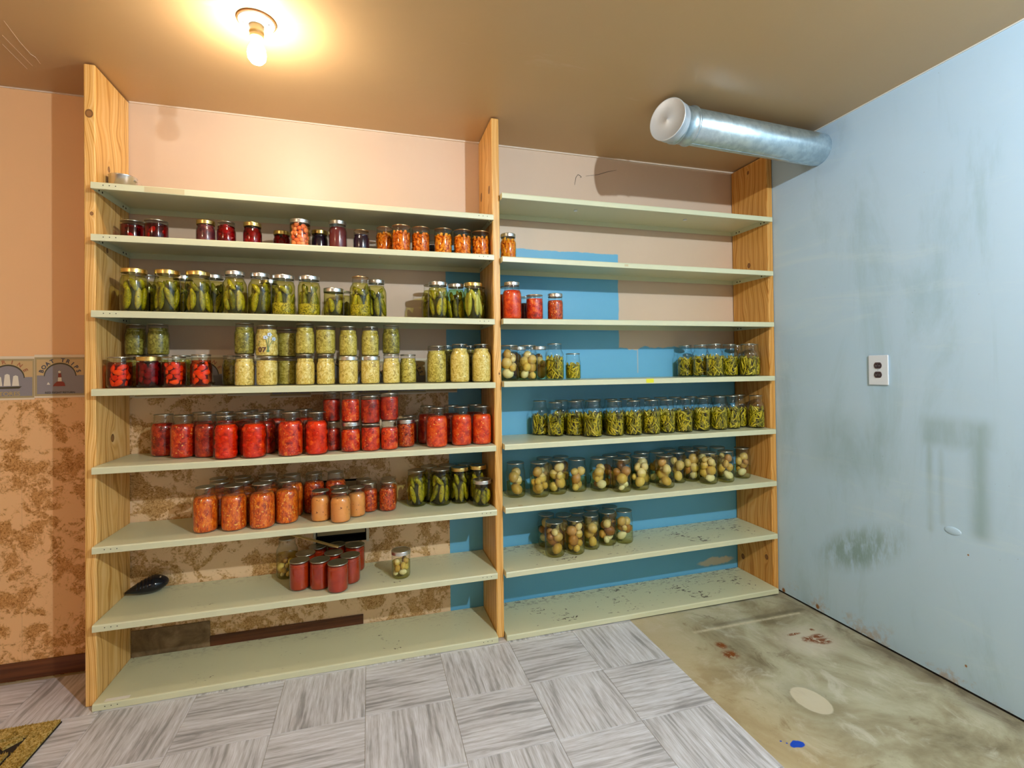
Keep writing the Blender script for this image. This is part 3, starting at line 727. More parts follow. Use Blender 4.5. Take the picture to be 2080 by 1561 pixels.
obj('trim_4', box(XL, -1.038, YB - .005, YB, ZC - .005, ZC), bpy.data.materials['ceiling_edge_bead'], **S_)
obj('trim_5', box(XW - .004, XW, YF, YB, ZC - .005, ZC), plain('wall_top_bead', (.70, .72, .70), .5), **S_)
MDW = mat_darkwood()
obj('baseboard_left', box(XL, -1.040, YB - .011, YB - .0013, .006, .078, .002), MDW, **S_)
obj('baseboard_back', box(-.697, -.036, YB - .009, YB - .0013, .004, .074, .002), MDW, **S_)
obj('trim_6', box(-.999, -.697, YB - .007, YB - .0013, .0, .142, .001), mat_brownstone(), **S_)
# floor: concrete slab with vinyl squares laid on the left part
floor = obj('floor', box(XL, XW + .2, YF, YB + .1, -.1, 0), mat_concrete(), **S_)
MT = mat_tile()
PX, PY = .3157, .311
tile_me = bm_mesh('tile', box(-PX / 2 + .0006, PX / 2 - .0006, -PY / 2 + .0006, PY / 2 - .0006, 0, .0022, .0005, 1), MT)
tile_me2 = bm_mesh('tile_turned', box(-PY / 2 + .0006, PY / 2 - .0006, -PX / 2 + .0006, PX / 2 - .0006, 0, .0022, .0005, 1), MT)
X0, Y0 = 1.240 - 4 * PX, -.049
for i in range(-8, 4):
    for j in range(-1, 13):
        x = X0 + (i + .5) * PX; y = Y0 - (j + .5) * PY
        if x - PX / 2 < XL - .2 or y - PY / 2 < YF: continue
        turn = (i + j) % 2
        o = link_mesh('tile', tile_me2 if turn else tile_me, None, floor)
        k = (i * 7 + j * 13) % 2
        o.location = (x, y, 0); o.rotation_euler = (0, 0, (PI / 2 if turn else 0) + PI * k)
# ------------------------------------------------------------------ nautical wallpaper border, one panel after the other
ED = [-1.694, -1.516, -1.340, -1.162, -.984, -.809, -.622, -.444, -.266, -.084, .098, .279, .437]
BT = [1.158, 1.157, 1.163, 1.155, 1.151, 1.160, 1.152, 1.139, 1.150, 1.137, 1.140, 1.144]
mc = {k: plain('print_' + k, c, .5) for k, c in dict(edge=(.76, .66, .50), board=(.42, .33, .17), tan=(.60, .42, .20), sea=(.27, .25, .27), sail=(.78, .72, .60),
      ink=(.07, .07, .10), red=(.26, .035, .02), rust=(.42, .16, .08), gold=(.56, .40, .12), dark=(.07, .06, .03)).items()}
def fan(cx, cz, r, a0, a1, y, n=20, inner=0):
    bm = bmesh.new(); vs = []
    for yy in (y, y + .0003):
        o_ = [bm.verts.new((cx + r * math.cos(a0 + (a1 - a0) * i / n), yy, cz + r * math.sin(a0 + (a1 - a0) * i / n))) for i in range(n + 1)]
        c_ = [bm.verts.new((cx + inner * math.cos(a0 + (a1 - a0) * i / n), yy, cz + inner * math.sin(a0 + (a1 - a0) * i / n))) for i in range(n + 1)]
        for i in range(n):
            f = (o_[i], o_[i + 1], c_[i + 1], c_[i])
            try: bm.faces.new(f if yy == y else f[::-1])
            except ValueError: pass
    bmesh.ops.remove_doubles(bm, verts=bm.verts, dist=1e-6)
    return bm
def poly(pts, y):
    bm = bmesh.new(); bm.faces.new([bm.verts.new((a, y, b)) for a, b in pts]); return bm
border = thing('wallpaper_border', 'nautical wallpaper border of small sign pictures running along the back wall', 'wallpaper border', (0, 0, 0))
for i, z in enumerate(BT):
    x0, x1 = ED[i], ED[i + 1]; w = x1 - x0; cx = (x0 + x1) / 2; h = .181
    yb = YB - .0030 - (.0004 if i % 2 else 0)
    pn = obj('border_panel', box(x0, x1, yb, YB - .0013, z, z + h), mc['edge'], border)
    y = yb - .0002
    obj('frame_print', box(x0 + .0005, x1 - .0005, y, yb, z + .008, z + h - .011), mc['board'], pn)
    y -= .0003
    obj('sea_print', box(x0 + .009, x1 - .007, y, y + .0003, z + .016, z + h * .52), mc['sea'], pn)
    obj('sign_print', box(x0 + .008, x1 - .006, y, y + .0003, z + h * .52, z + h - .020), mc['tan'], pn)
    y -= .0003
    ra = w * .30; cz = z + h * .50
    obj('arch_print', fan(cx, cz, ra * 1.06, 0, PI, y), mc['dark'], pn)
    obj('arch_sea_print', fan(cx, cz - .003, ra, 0, PI, y - .0003), mc['sea'], pn)
    yy = y - .0009
    boat = i % 2 == 0 and i != 11
    top = 'BOAT TRIPS' if boat else 'MARINE'
    bot = 'RED RIGHT RETURN' if boat else 'STORES'
    me = []
    n = len(top)
    for q, ch in enumerate(top):
        if ch == ' ': continue
        a = PI * (.90 - .80 * q / (n - 1)) if boat else PI * (.84 - .68 * q / (n - 1))
        rr = ra + .0135
        me.append(text_mesh(ch, .022, (cx + rr * math.cos(a), yy, cz + rr * math.sin(a)), (PI / 2, -(a - PI / 2), 0), .0002, .0006))
    link_mesh('lettering', join_meshes('lettering', me, mc['ink'] if boat else mc['rust']), None, pn)
    link_mesh('lettering', join_meshes('lettering', [text_mesh(bot, .0115 if boat else .024, (cx, yy, z + .021 + (0 if boat else .004)), (PI / 2, 0, 0), .0002)], mc['dark'] if boat else mc['gold']), None, pn)
    if boat:
        b = bmesh.new(); yy2 = y - .0012
        b = poly([(cx - .025, z + .048), (cx + .018, z + .048), (cx + .015, z + .062), (cx + .008, z + .068), (cx - .010, z + .068), (cx - .020, z + .058)], yy2)
        obj('lighthouse_print', b, mc['red'], pn)
        obj('lighthouse_print', poly([(cx - .008, z + .068), (cx + .006, z + .068), (cx + .005, z + .085), (cx - .007, z + .085)], yy2), mc['sail'], pn)
        obj('lighthouse_print', poly([(cx - .007, z + .085), (cx + .005, z + .085), (cx + .003, z + .102), (cx - .006, z + .102)], yy2), mc['red'], pn)
        obj('lamp_print', fan(cx - .002, z + .108, .005, 0, 2 * PI, yy2, 10), mc['sail'], pn)
        obj('sailboat_print', poly([(cx - .046, z + .055), (cx - .034, z + .055), (cx - .041, z + .066)], yy2), mc['sail'], pn)
    else:
        yy2 = y - .0012
        obj('hull_print', poly([(cx - .045, z + .053), (cx - .038, z + .047), (cx + .038, z + .047), (cx + .047, z + .056)], yy2), mc['dark'], pn)
        for (a, b_, t_) in ((-.040, -.018, .094), (-.014, .010, .104), (.014, .038, .098)):
            obj('sail_print', poly([(cx + a, z + .058), (cx + b_, z + .058), (cx + b_ - .004, z + t_), (cx + (a + b_) / 2, z + t_ + .004), (cx + a + .004, z + t_)], yy2), mc['sail'], pn)

# ------------------------------------------------------------------ wooden uprights
def post(x0, x1, y1, label, mat, zb=.0023):
    o = obj('shelf_upright', box(x0, x1, 0, y1, zb, 2.449, .005, 3), mat, smooth=False)
    return tag(o, label, 'shelf upright')
post(-1.038, -1.0005, YB - .0045, 'left pine board upright with round knot near its top, beside the warm-tinted wall',
     mat_pine('pine_left', [('x', -1.0195, 2.258, .013), ('x', -1.012, 1.874, .006), ('y', .127, 1.0, .013), ('y', .105, 2.085, .009), ('y', .09, 1.753, .008)], (1.0, .98, .95), 0.0))
post(.5635, .6005, YB - .0045, 'middle pine board upright between the two shelf bays',
     mat_pine('pine_middle', [('y', .225, 2.147, .018), ('y', .056, 2.126, .016), ('y', .12, .62, .009), ('x', .59, 1.24, .004)], (.98, .93, .85), 3.1))
post(2.1525, 2.1895, YB - .0045, 'right orange-toned pine board upright standing against the blue wall',
     mat_pine('pine_right', [('y', .232, .117, .013), ('y', .047, .180, .012), ('y', .145, 1.853, .012), ('y', .19, 1.80, .01), ('y', .14, 2.40, .008)], (.86, .72, .52), 5.7), .0002)

# ------------------------------------------------------------------ metal shelves
SH = {'S1': (-0.9979, 1.9858, 0.5644, 1.9797), 'S2': (-0.9984, 1.7892, 0.5646, 1.7933), 'S3': (-0.9991, 1.5008, 0.5646, 1.4943), 'S4': (-1.0021, 1.2041, 0.5635, 1.2006),
      'S5': (-1.0029, 0.9104, 0.5612, 0.909), 'S6': (-1.0021, 0.6129, 0.5613, 0.6136), 'S7': (-0.999, 0.322, 0.5614, 0.3223), 'S8': (-0.9937, 0.0294, 0.559, 0.0292),
      'R1': (0.607, 2.0863, 2.1575, 2.086), 'R2': (0.6023, 1.7884, 2.1613, 1.7864), 'R3': (0.6012, 1.4976, 2.162, 1.5036), 'R4': (0.6, 1.2036, 2.1591, 1.2066),
      'R5': (0.6001, 0.911, 2.1579, 0.9132), 'R6': (0.6025, 0.6167, 2.1518, 0.6267), 'R7': (0.5989, 0.3199, 2.1541, 0.3377), 'R8': (0.6024, 0.0293, 2.1427, 0.0362)}
MS = {'plain': mat_shelf('sage_enamel_clean', 0, 0.0), 'worn': mat_shelf('sage_enamel_chipped', .35, 2.0), 'rusty': mat_shelf('sage_enamel_rusty', .95, 4.0)}
MTAPE = {'y': plain('yellow_tape', (.75, .72, .02), .5), 'm': plain('masking_tape', (.58, .50, .30), .6), 'w': plain('white_paper_label', (.75, .75, .70), .6)}
ORD = ['top', 'second', 'third', 'fourth', 'fifth', 'sixth', 'seventh', 'bottom']
def shelf(key):
    xa, za, xb, zb = SH[key]; bay = 'left' if key[0] == 'S' else 'right'; k = int(key[1])
    X0_, X1_ = (-.9985, .5615) if bay == 'left' else (.6025, 2.1505)
    L = X1_ - X0_; tilt = math.atan2(zb - za, xb - xa); z0 = za + (zb - za) * (X0_ - xa) / (xb - xa)
    root = thing('metal_shelf', 'sage green metal shelf, %s of eight in the %s bay' % (ORD[k - 1], bay), 'shelf', (X0_, 0, z0), 0, 'sage green metal shelves')
    root.rotation_euler = (0, -tilt, 0)
    m = MS['rusty'] if key in ('R7', 'R8') else MS['worn'] if key in ('S8', 'R6', 'S7', 'R5') else MS['plain']
    t = .0014; yf, yb = -.038, .277; lip = .0265 if k < 8 else (.0262 if key == 'S8' else .026)
    bm = bmesh.new()
    # folded sheet: top with rounded front nose, front lip, return, back lip, end flanges
    prof = [(yb, -lip), (yb, -.002), (yb - .002, 0), (yf + .006, 0), (yf + .0018, -.0012), (yf, -.005), (yf, -lip + .001), (yf + .0012, -lip), (yf + .012, -lip)]
    def strip(pr, th):
        a = [[bm.verts.new((x, y, z)) for (y, z) in pr] for x in (0, L)]
        for q in range(len(pr) - 1): bm.faces.new((a[0][q], a[0][q + 1], a[1][q + 1], a[1][q]))
    strip(prof, t)
    bx(bm, 0, t, yf + .002, yb, -lip, -.0005); bx(bm, L - t, L, yf + .002, yb, -lip, -.0005)
    bmesh.ops.recalc_face_normals(bm, faces=bm.faces)
    o = obj('shelf_sheet', bm, m, root)
    md = o.modifiers.new('thickness', 'SOLIDIFY'); md.thickness = .0010; md.offset = -1
    hb = bmesh.new()
    if key not in ('S4', 'S5', 'R4', 'R5', 'R6', 'R7', 'R1', 'R2', 'R3', 'R8'):
        for e in (.040, .060, .080):
            for xx in (e, L - e + .01): cyl(hb, .0018, .0006, (xx, yf - .0006, -.012), 'y', 8)
    for yy in (.02, .045, .215, .24):
        for xx in (t + .0004, L - t - .0004): cyl(hb, .0042, .0006, (xx, yy, -lip * .55), 'x', 10)
    obj('screw_holes', hb, M['dark'], root, kind='stuff')
    def tape(x0, x1, z0_, z1_, mk, top=False):
        a, b = x0 - X0_, x1 - X0_
        if top: obj('paper_label', box(a, b, -.030, -.012, .0001, .0006), MTAPE[mk], root)
        else: obj('tape', box(a, b, yf - .0005, yf - .00005, z0_, z1_), MTAPE[mk], root)
    if key == 'S1': tape(-.825, -.69, -.024, -.004, 'm')
    if key == 'R4': tape(1.348, 1.391, -.022, -.002, 'y')
    if key == 'R2': tape(1.235, 1.255, -.019, -.008, 'm')
    if key == 'S8':
        tape(-.965, -.885, 0, 0, 'w', True)
    if key == 'R6': tape(.67, .69, 0, 0, 'm', True)
    if key == 'R1':
        u = bmesh.new(); cyl(u, .010, .004, (.44, .12, -.0035), 'z', 12); cyl(u, .010, .004, (1.1, .12, -.0035), 'z', 12)
        obj('clip', u, M['white'], root)
    return root
for key in SH: shelf(key)
def zshelf(key, x):
    xa, za, xb, zb = SH[key]; return za + (zb - za) * (x - xa) / (xb - xa)

# ------------------------------------------------------------------ jars
# nominal sizes: height, radius, neck radius; profile = list of (radius, height fraction-free metres)
PROF = {
 'Q': (.179, .0475, .0365, [(.034, 0), (.041, .0015), (.0455, .006), (.0475, .014), (.0475, .112), (.0472, .120), (.0455, .129), (.0415, .138), (.0375, .1445), (.0357, .149), (.0372, .151), (.0372, .1535), (.0350, .1565), (.0366, .1595), (.0350, .1625), (.0366, .1655), (.0350, .169), (.0350, .1755)]),
 'W': (.171, .0475, .0425, [(.034, 0), (.041, .0015), (.0455, .006), (.0475, .014), (.0475, .120), (.0470, .127), (.0450, .134), (.0430, .139), (.0422, .143), (.0436, .145), (.0436, .148), (.0415, .151), (.0430, .154), (.0415, .157), (.0428, .160), (.0412, .163), (.0412, .1675)]),
 'P': (.131, .0405, .0360, [(.029, 0), (.035, .0015), (.0390, .006), (.0405, .012), (.0405, .082), (.0400, .088), (.0385, .094), (.0365, .0985), (.0352, .102), (.0368, .104), (.0368, .1065), (.0347, .1095), (.0362, .1125), (.0347, .1155), (.0360, .1185), (.0346, .1215), (.0346, .1275)]),
 'V': (.122, .0430, .0418, [(.031, 0), (.037, .0015), (.0412, .006), (.0430, .013), (.0430, .092), (.0428, .095), (.0415, .098), (.0432, .100), (.0432, .1025), (.0408, .1055), (.0422, .108), (.0408, .1105), (.0420, .113), (.0405, .1155), (.0405, .1185)]),
 'H': (.100, .0375, .0335, [(.027, 0), (.033, .0015), (.0362, .006), (.0375, .013), (.0375, .052), (.0370, .058), (.0352, .066), (.0330, .0715), (.0325, .0745), (.0342, .0765), (.0342, .079), (.0322, .082), (.0336, .085), (.0322, .088), (.0334, .091), (.0320, .0935), (.0320, .0965)]),
 'G': (.088, .0430, .0418, [(.034, 0), (.039, .0015), (.0420, .006), (.0430, .012), (.0430, .060), (.0428, .063), (.0415, .066), (.0430, .068), (.0430, .070), (.0408, .0725), (.0422, .075), (.0408, .0775), (.0420, .080), (.0405, .082), (.0405, .0845)]),
}
def prof_r(kind, z):
    pr = PROF[kind][3]
    for (r0, z0), (r1, z1) in zip(pr, pr[1:]):
        if z0 <= z <= z1: return r0 + (r1 - r0) * (z - z0) / max(z1 - z0, 1e-9)
    return pr[-1][0]
def filled(kind, level, inset, z0=.003, n=28, dome=0.0):
    H, R, NR, pr = PROF[kind]
    pts = [(max(prof_r(kind, z0) - inset, .01), z0)]
    for r, z in pr:
        if z > z0 + .001 and z < level - .001: pts.append((r - inset, z))
    rt = prof_r(kind, level) - inset
    pts.append((rt, level)); pts.append((rt * .6, level + dome)); pts.append((0, level + dome * 1.3))
    return lathe(bmesh.new(), pts, n)
cache = {}
def cached(key, fn):
    if key not in cache: cache[key] = fn()
    return cache[key]
def glass_me(kind): return cached(('glass', kind), lambda: bm_mesh('jar_glass', lathe(bmesh.new(), PROF[kind][3], 36), M['glass'], True))
def lid_me(kind, lid):
    def mk():
        H, R, NR, pr = PROF[kind]; r = NR - .0002; bm = bmesh.new(); z = H - .0045
        lathe(bm, [(r - .002, z), (r, z), (r + .0006, z + .0010), (r + .0004, z + .0038), (r - .0012, z + .0045), (r - .0030, z + .0040), (r - .0045, z + .0034),
                   (.014, z + .0032), (.009, z + .0040), (0, z + .0042)], 36, cap_bot=True)
        return bm_mesh('lid', bm, M['lid_c'] if lid == 'copper' else M['lid'], True)
    return cached(('lid', kind, lid == 'copper'), mk)
def band_me(kind, lid):
    def mk():
        H, R, NR, pr = PROF[kind]; r = NR + .0012; bm = bmesh.new(); z = H - .0165
        p = [(r - .0012, z), (r + .0006, z), (r + .0010, z + .001)]
        for q in range(4): p += [(r, z + .0026 + q * .0028), (r + .0010, z + .0040 + q * .0028)]
        p += [(r + .0002, z + .0160), (r - .0022, z + .0172), (r - .0065, z + .0172), (r - .0070, z + .0164)]
        lathe(bm, p, 40, cap_bot=False)
        return bm_mesh('screw_band', bm, M['band_g'] if lid == 'gold' else M['band_s'], True)
    return cached(('band', kind, lid), mk)

# base lumps, shared mesh data
def lump(seed, sx, sy, sz, sub, amp, mat, name, bend=0):
    rd = random.Random(seed); bm = bmesh.new(); bmesh.ops.create_icosphere(bm, subdivisions=sub, radius=1)
    ph = [(rd.uniform(-2, 2), rd.uniform(-2, 2), rd.uniform(-2, 2), rd.uniform(0, 6)) for _ in range(5)]
    for v in bm.verts:
        c = v.co; k = 1 + amp * sum(math.sin(a * c.x + b * c.y + d * c.z + e) for a, b, d, e in ph) / 2.2
        c = c * k; v.co = Vector((c.x * sx + bend * c.z * c.z, c.y * sy, c.z * sz))
    return bm_mesh(name, bm, mat, True)
POT = [lump(i, 1, random.Random(i).uniform(.8, .95), random.Random(i + 9).uniform(.95, 1.2), 2, .10, M['potato'], 'potato') for i in range(5)]
POTB = [lump(i + 20, 1, .85, 1.05, 2, .12, M['potatobrown'], 'potato') for i in range(4)]
WH = [lump(50, 1, .8, .8, 2, .14, M['whitelump'], 'potato')]
PIC = [lump(i + 60, .0135, .0135, .047, 2, .05, M['pickle'], 'pickle', (-1) ** i * .006) for i in range(4)]
PICP = [lump(i + 80, .013, .013, .058, 2, .05, M['palepickle'], 'pickle', (-1) ** i * .004) for i in range(3)]
TOM = [lump(i + 90, .021, .019, .0175, 2, .07, M['tomatowhole'], 'tomato') for i in range(3)]
SLI = [lump(i + 100, .0185, .0075, .012, 2, .10, M['slice'], 'fruit_slice', .004) for i in range(4)]
PLU = [lump(i + 110, .0165, .011, .0145, 2, .08, M['plumslice'], 'plum_half') for i in range(4)]
BER = [lump(i + 120, .0125, .010, .0115, 2, .14, M['berry'], 'fruit_chunk') for i in range(4)]

def scatter_mesh(kind, level, seed, what):
    """many small pieces joined: green beans, carrot chunks, dill"""
    rd = random.Random(seed); bm = bmesh.new(); Rj = PROF[kind][1]
    if what == 'bean':
        for q in range(150):
            L = rd.uniform(.034, .070); rr = rd.uniform(.0029, .0043)
            for _ in range(40):
                th = rd.uniform(0, 2 * PI); z = .006 + (level - .006) * rd.random() ** 1.05
                rad = (Rj - .0045 - rr) * (1 - .30 * rd.random() ** 2)
                tilt = rd.gauss(0, .75); dirv = Vector((-math.sin(th) * math.sin(tilt), math.cos(th) * math.sin(tilt), math.cos(tilt)))
                c = Vector((rad * math.cos(th), rad * math.sin(th), z)); ok = True; pts = []
                bow = rd.uniform(-.004, .004)
                for s in (-.5, -.2, .2, .5):
                    p = c + dirv * (L * s) + Vector((0, 0, bow * (1 - 4 * s * s)))
                    lim = min(prof_r(kind, max(.004, min(p.z, level))), Rj) - .0035 - rr
                    hr = math.hypot(p.x, p.y)
                    if hr > lim: p.x *= lim / hr; p.y *= lim / hr
                    if p.z < .005 + rr: p.z = .005 + rr
                    if p.z > level + .012: ok = False
                    pts.append(p)
                if ok: break
            if ok:
                n0 = len(bm.verts); tube(bm, pts, rr, 6); bm.verts.ensure_lookup_table(); tone = rd.random()
                lay = bm.verts.layers.float.get('tone') or bm.verts.layers.float.new('tone')
                bm.verts.ensure_lookup_table()
                for w in range(n0, len(bm.verts)): bm.verts[w][lay] = tone
    elif what == 'carrot':
        z = .012
        while z < level:
            nn = 10; off = rd.random() * 2
            for q in range(nn):
                th = 2 * PI * (q + off + rd.uniform(-.2, .2)) / nn; rr = rd.uniform(.0055, .0085); L = rd.uniform(.010, .022)
                rad = min(prof_r(kind, min(z, level)), Rj) - .0030 - rr
                v = cyl(bm, rr, L, (0, 0, 0), 'z', 9, rr * .9)
                bmesh.ops.rotate(bm, cent=(0, 0, 0), matrix=Euler((rd.uniform(-1.2, 1.2), rd.uniform(-.4, .4), th)).to_matrix(), verts=v)
                bmesh.ops.translate(bm, vec=(rad * math.cos(th), rad * math.sin(th), z + rd.uniform(-.004, .004)), verts=v)
                for w in v:
                    hr = math.hypot(w.co.x, w.co.y); lim = prof_r(kind, max(.003, min(w.co.z, PROF[kind][0] * .95))) - .0028
                    if hr > lim: w.co.x *= lim / hr; w.co.y *= lim / hr
            z += .0125
    return bm
def pack(kind, level, rd, rmin, rmax, nmax, zstart=.006, inner=.0032):
    """drop balls one by one into the jar, lowest free seat first"""
    out = []; Rj = PROF[kind][1] - inner
    for q in range(nmax):
        r = rd.uniform(rmin, rmax); best = None
        for _ in range(46):
            th = rd.uniform(0, 2 * PI); rad = (Rj - r) * math.sqrt(rd.uniform(.55, 1))
            x, y = rad * math.cos(th), rad * math.sin(th); z = zstart + r * 1.14
            for (a, b, c, s) in out:
                d2 = (a - x) ** 2 + (b - y) ** 2; m_ = (r + s) * .90
                if d2 < m_ * m_: z = max(z, c + math.sqrt(m_ * m_ - d2))
            lim = prof_r(kind, min(z + r * .5, PROF[kind][0] - .005)) - inner
            if rad + r > lim + .001: z += .02
            if best is None or z < best[2]: best = (x, y, z)
        if best[2] + r * .6 > level: break
        out.append((*best, r))
    return out
def pieces(root, name, meshes, places, rd, base=1.0, squash=1.0):
    for (x, y, z, r) in places:
        o = bpy.data.objects.new(name, rd.choice(meshes)); col.objects.link(o); o.parent = root
        o.location = (x, y, z); o.rotation_euler = (rd.uniform(-.6, .6), rd.uniform(-.6, .6), rd.uniform(0, 6.3)); o.scale = (r * base,) * 3
def fill_part(root, kind, level, mat, name='contents', inset=.0024, dome=.0015):
    me = cached(('fill', kind, round(level, 3), mat, inset), lambda: bm_mesh(name, filled(kind, level, inset, dome=dome), M[mat], True))
    return link_mesh(name, me, None, root, kind='stuff')
def liquid(root, kind, level, mat, inset=.0016):
    me = cached(('liq', kind, round(level, 3), mat), lambda: bm_mesh('liquid', filled(kind, level, inset, .0022), M[mat], True))
    return link_mesh('liquid', me, None, root)
INFO = {  # content -> (object name, words, category)
 'plum': ('fruit_jar', 'squat jar of orange-red fruit'), 'darkjam': ('jam_jar', 'small jar of dark red jam'),
 'berry': ('fruit_jar', 'small jar of purple-red fruit'), 'pink': ('fruit_jar', 'jar of salmon pink fruit chunks'),
 'grape': ('jelly_jar', 'small jar of almost black jelly'), 'syrup': ('juice_jar', 'jar of dark plum-coloured juice'),
 'carrot': ('carrot_jar', 'jar of orange carrot chunks'), 'pickle': ('pickle_jar', 'jar of green cucumber pickles'),
 'dillpickle': ('pickle_jar', 'jar of dill pickles with yellow seeds'), 'palepickle': ('pickle_jar', 'jar of pale green pickle spears'),
 'darkpickle': ('pickle_jar', 'shaded jar of cucumber pickles'), 'peach': ('fruit_jar', 'jar of orange-red fruit slices'),
 'plumred': ('fruit_jar', 'gold-lidded jar of purple-red plums'), 'darkkraut': ('relish_jar', 'jar of shade-darkened green relish'),
 'darkkraut2': ('sauerkraut_jar', 'jar of shade-darkened shredded cabbage'), 'kraut': ('sauerkraut_jar', 'jar of pale yellow sauerkraut'),
 'krautfloral': ('sauerkraut_jar', 'sauerkraut jar painted with flowers and 07'), 'tomatodark': ('tomato_jar', 'jar of shade-darkened red tomatoes'),
 'tomatochunk': ('tomato_jar', 'jar of chunky red tomatoes'), 'tomatowhole': ('tomato_jar', 'jar of bright red whole tomatoes'),
 'tomatosauce': ('tomato_sauce_jar', 'jar of red tomato sauce'), 'salsa': ('salsa_jar', 'jar of orange-red salsa'),
 'salsadark': ('salsa_jar', 'jar of dark red salsa'), 'orange': ('tomato_sauce_jar', 'jar of orange-red sauce'),
 'orangedark': ('tomato_sauce_jar', 'shaded jar of orange-red sauce'), 'pinksauce': ('sauce_jar', 'jar of creamy orange sauce'),
 'jelly': ('sauce_jar', 'straight-sided jar of brick red sauce'), 'potato': ('potato_jar', 'jar of pale yellow potatoes'),
 'potatobrown': ('potato_jar', 'jar of browned potatoes'), 'potatodark': ('potato_jar', 'shaded jar of potatoes'),
 'bean': ('green_bean_jar', 'jar of bright green beans'), 'beandark': ('green_bean_jar', 'shaded jar of green beans'),
}
NUM = ['', 'first', 'second', 'third', 'fourth', 'fifth', 'sixth', 'seventh', 'eighth', 'ninth', 'tenth', 'eleventh', 'twelfth', 'thirteenth', 'fourteenth', 'fifteenth', 'sixteenth', 'seventeenth', 'eighteenth', 'nineteenth', 'twentieth']
LEVELS = {'S': ORD, 'R': ORD}
def make_jar(idx, sh, kind, cont, lid, x, y, z, R, H, row, od, n):
    rd = random.Random(idx * 7919 + 5)
    Hn, Rn, NR, pr = PROF[kind]
    nm, words = INFO[cont]
    bay = 'left' if sh[0] == 'S' else 'right'; lev = ORD[int(sh[1]) - 1]
    rw = {'f': 'front row', 'b': 'back row', 'u': 'upper layer'}[row]
    place = 'only jar' if n == 1 else '%s from left' % NUM[od]
    label = '%s, %s, %s, %s bay %s shelf' % (words, place, rw, bay, lev)
    root = thing(nm, label, 'jar', (x, y, z), 0, '%ss on the %s %s shelf' % (nm.replace('_', ' '), bay, lev))
    if cont == 'krautfloral': R = .0450
    root.scale = (R / Rn, R / Rn, H / Hn)
    xa_, za_, xb_, zb_ = SH[sh]; root.rotation_euler = (0, -math.atan2(zb_ - za_, xb_ - xa_), 0)
    rz = rd.uniform(0, 6.28)
    g = link_mesh('jar_glass', glass_me(kind), None, root)
    flatten = cont in ('bean', 'beandark', 'potato', 'potatobrown', 'darkkraut2', 'kraut') and lid != 'gold' and not (cont == 'kraut' and lid == 'silver')
    if lid == 'silver' and flatten: lid = 'flat'
    link_mesh('lid', lid_me(kind, lid), None, root)
    if lid in ('silver', 'gold'): link_mesh('screw_band', band_me(kind, lid), None, root)
    full = Hn * .80; 
    def lv(a, b): return round(rd.uniform(a, b) * 40) / 40 * Hn
    if cont in ('bean', 'beandark'):
        lev_ = lv(.60, .70); v = rd.randint(0, 4)
        me = cached(('beans', kind, v), lambda: bm_mesh('green_beans', scatter_mesh(kind, Hn * (.58 + .03 * (v % 3)), 300 + v, 'bean'), M['bean'], True))
        o = link_mesh('green_beans', me, None, root, kind='stuff'); o.rotation_euler.z = rz
        liquid(root, kind, Hn * .55, 'bean_brine', .0018)
        core = cached(('core', kind), lambda: bm_mesh('bean_shade_core', lathe(bmesh.new(), [(Rn * .62, .006), (Rn * .62, Hn * .45), (0, Hn * .48)], 12), plain_once('bean_shade_core', (.06, .05, .003), .6), True))  # dark core painted as the shade in the gaps between beans
        link_mesh('bean_shade_core', core, None, root, kind='stuff')
    elif cont == 'carrot':
        v = rd.randint(0, 3)
        me = cached(('carrots', kind, v), lambda: bm_mesh('carrot_chunks', scatter_mesh(kind, Hn * .78, 400 + v, 'carrot'), M['carrot'], False))
        o = link_mesh('carrot_chunks', me, None, root, kind='stuff'); o.rotation_euler.z = rz
        core = cached(('ccore', kind), lambda: bm_mesh('carrot_core', lathe(bmesh.new(), [(Rn * .68, .005), (Rn * .68, Hn * .72), (0, Hn * .75)], 12), M['carrot'], True))
        link_mesh('carrot_core', core, None, root, kind='stuff')
        liquid(root, kind, Hn * .72, 'pale_syrup')
    elif cont in ('pickle', 'darkpickle', 'dillpickle', 'palepickle'):
        ms = PICP if cont == 'palepickle' else PIC; hh = .058 if cont == 'palepickle' else .047
        sc_ = min(1.0, Hn / .165); zz = .008 + hh * sc_
        nring = rd.randint(5, 6)
        for k in range(nring):
            th = rz + 2 * PI * (k + rd.uniform(-.12, .12)) / nring; rad = Rn - .0035 - .0135 * 1.05
            o = bpy.data.objects.new('pickle', rd.choice(ms)); col.objects.link(o); o.parent = root
            o.location = (rad * math.cos(th), rad * math.sin(th), zz + rd.uniform(0, .006)); s_ = rd.uniform(.85, 1.0)
            o.scale = (s_, s_, sc_ * rd.uniform(.9, 1.02)); o.rotation_euler = (rd.gauss(0, .14), rd.gauss(0, .14), rd.uniform(0, 6))
        if Hn > .15:
            for k in range(4):
                th = rz + 2 * PI * (k + .5) / 4; rad = Rn - .022
                o = bpy.data.objects.new('pickle', rd.choice(ms)); col.objects.link(o); o.parent = root
                o.location = (rad * math.cos(th), rad * math.sin(th), Hn * rd.uniform(.62, .68)); o.scale = (.8, .8, .62)
                t_ = rd.uniform(.4, 1.1); o.rotation_euler = (t_ * math.sin(th + 1.57), -t_ * math.cos(th + 1.57), 0)
        if cont == 'dillpickle':
            o = fill_part(root, kind, Hn * .30, 'dill', 'dill_seeds', .0035)
        liquid(root, kind, Hn * .84, 'brine')
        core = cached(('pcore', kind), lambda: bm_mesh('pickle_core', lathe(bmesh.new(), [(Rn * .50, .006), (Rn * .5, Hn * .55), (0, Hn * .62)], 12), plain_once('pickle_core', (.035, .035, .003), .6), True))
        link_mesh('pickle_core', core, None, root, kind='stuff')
    elif cont in ('potato', 'potatobrown', 'potatodark'):
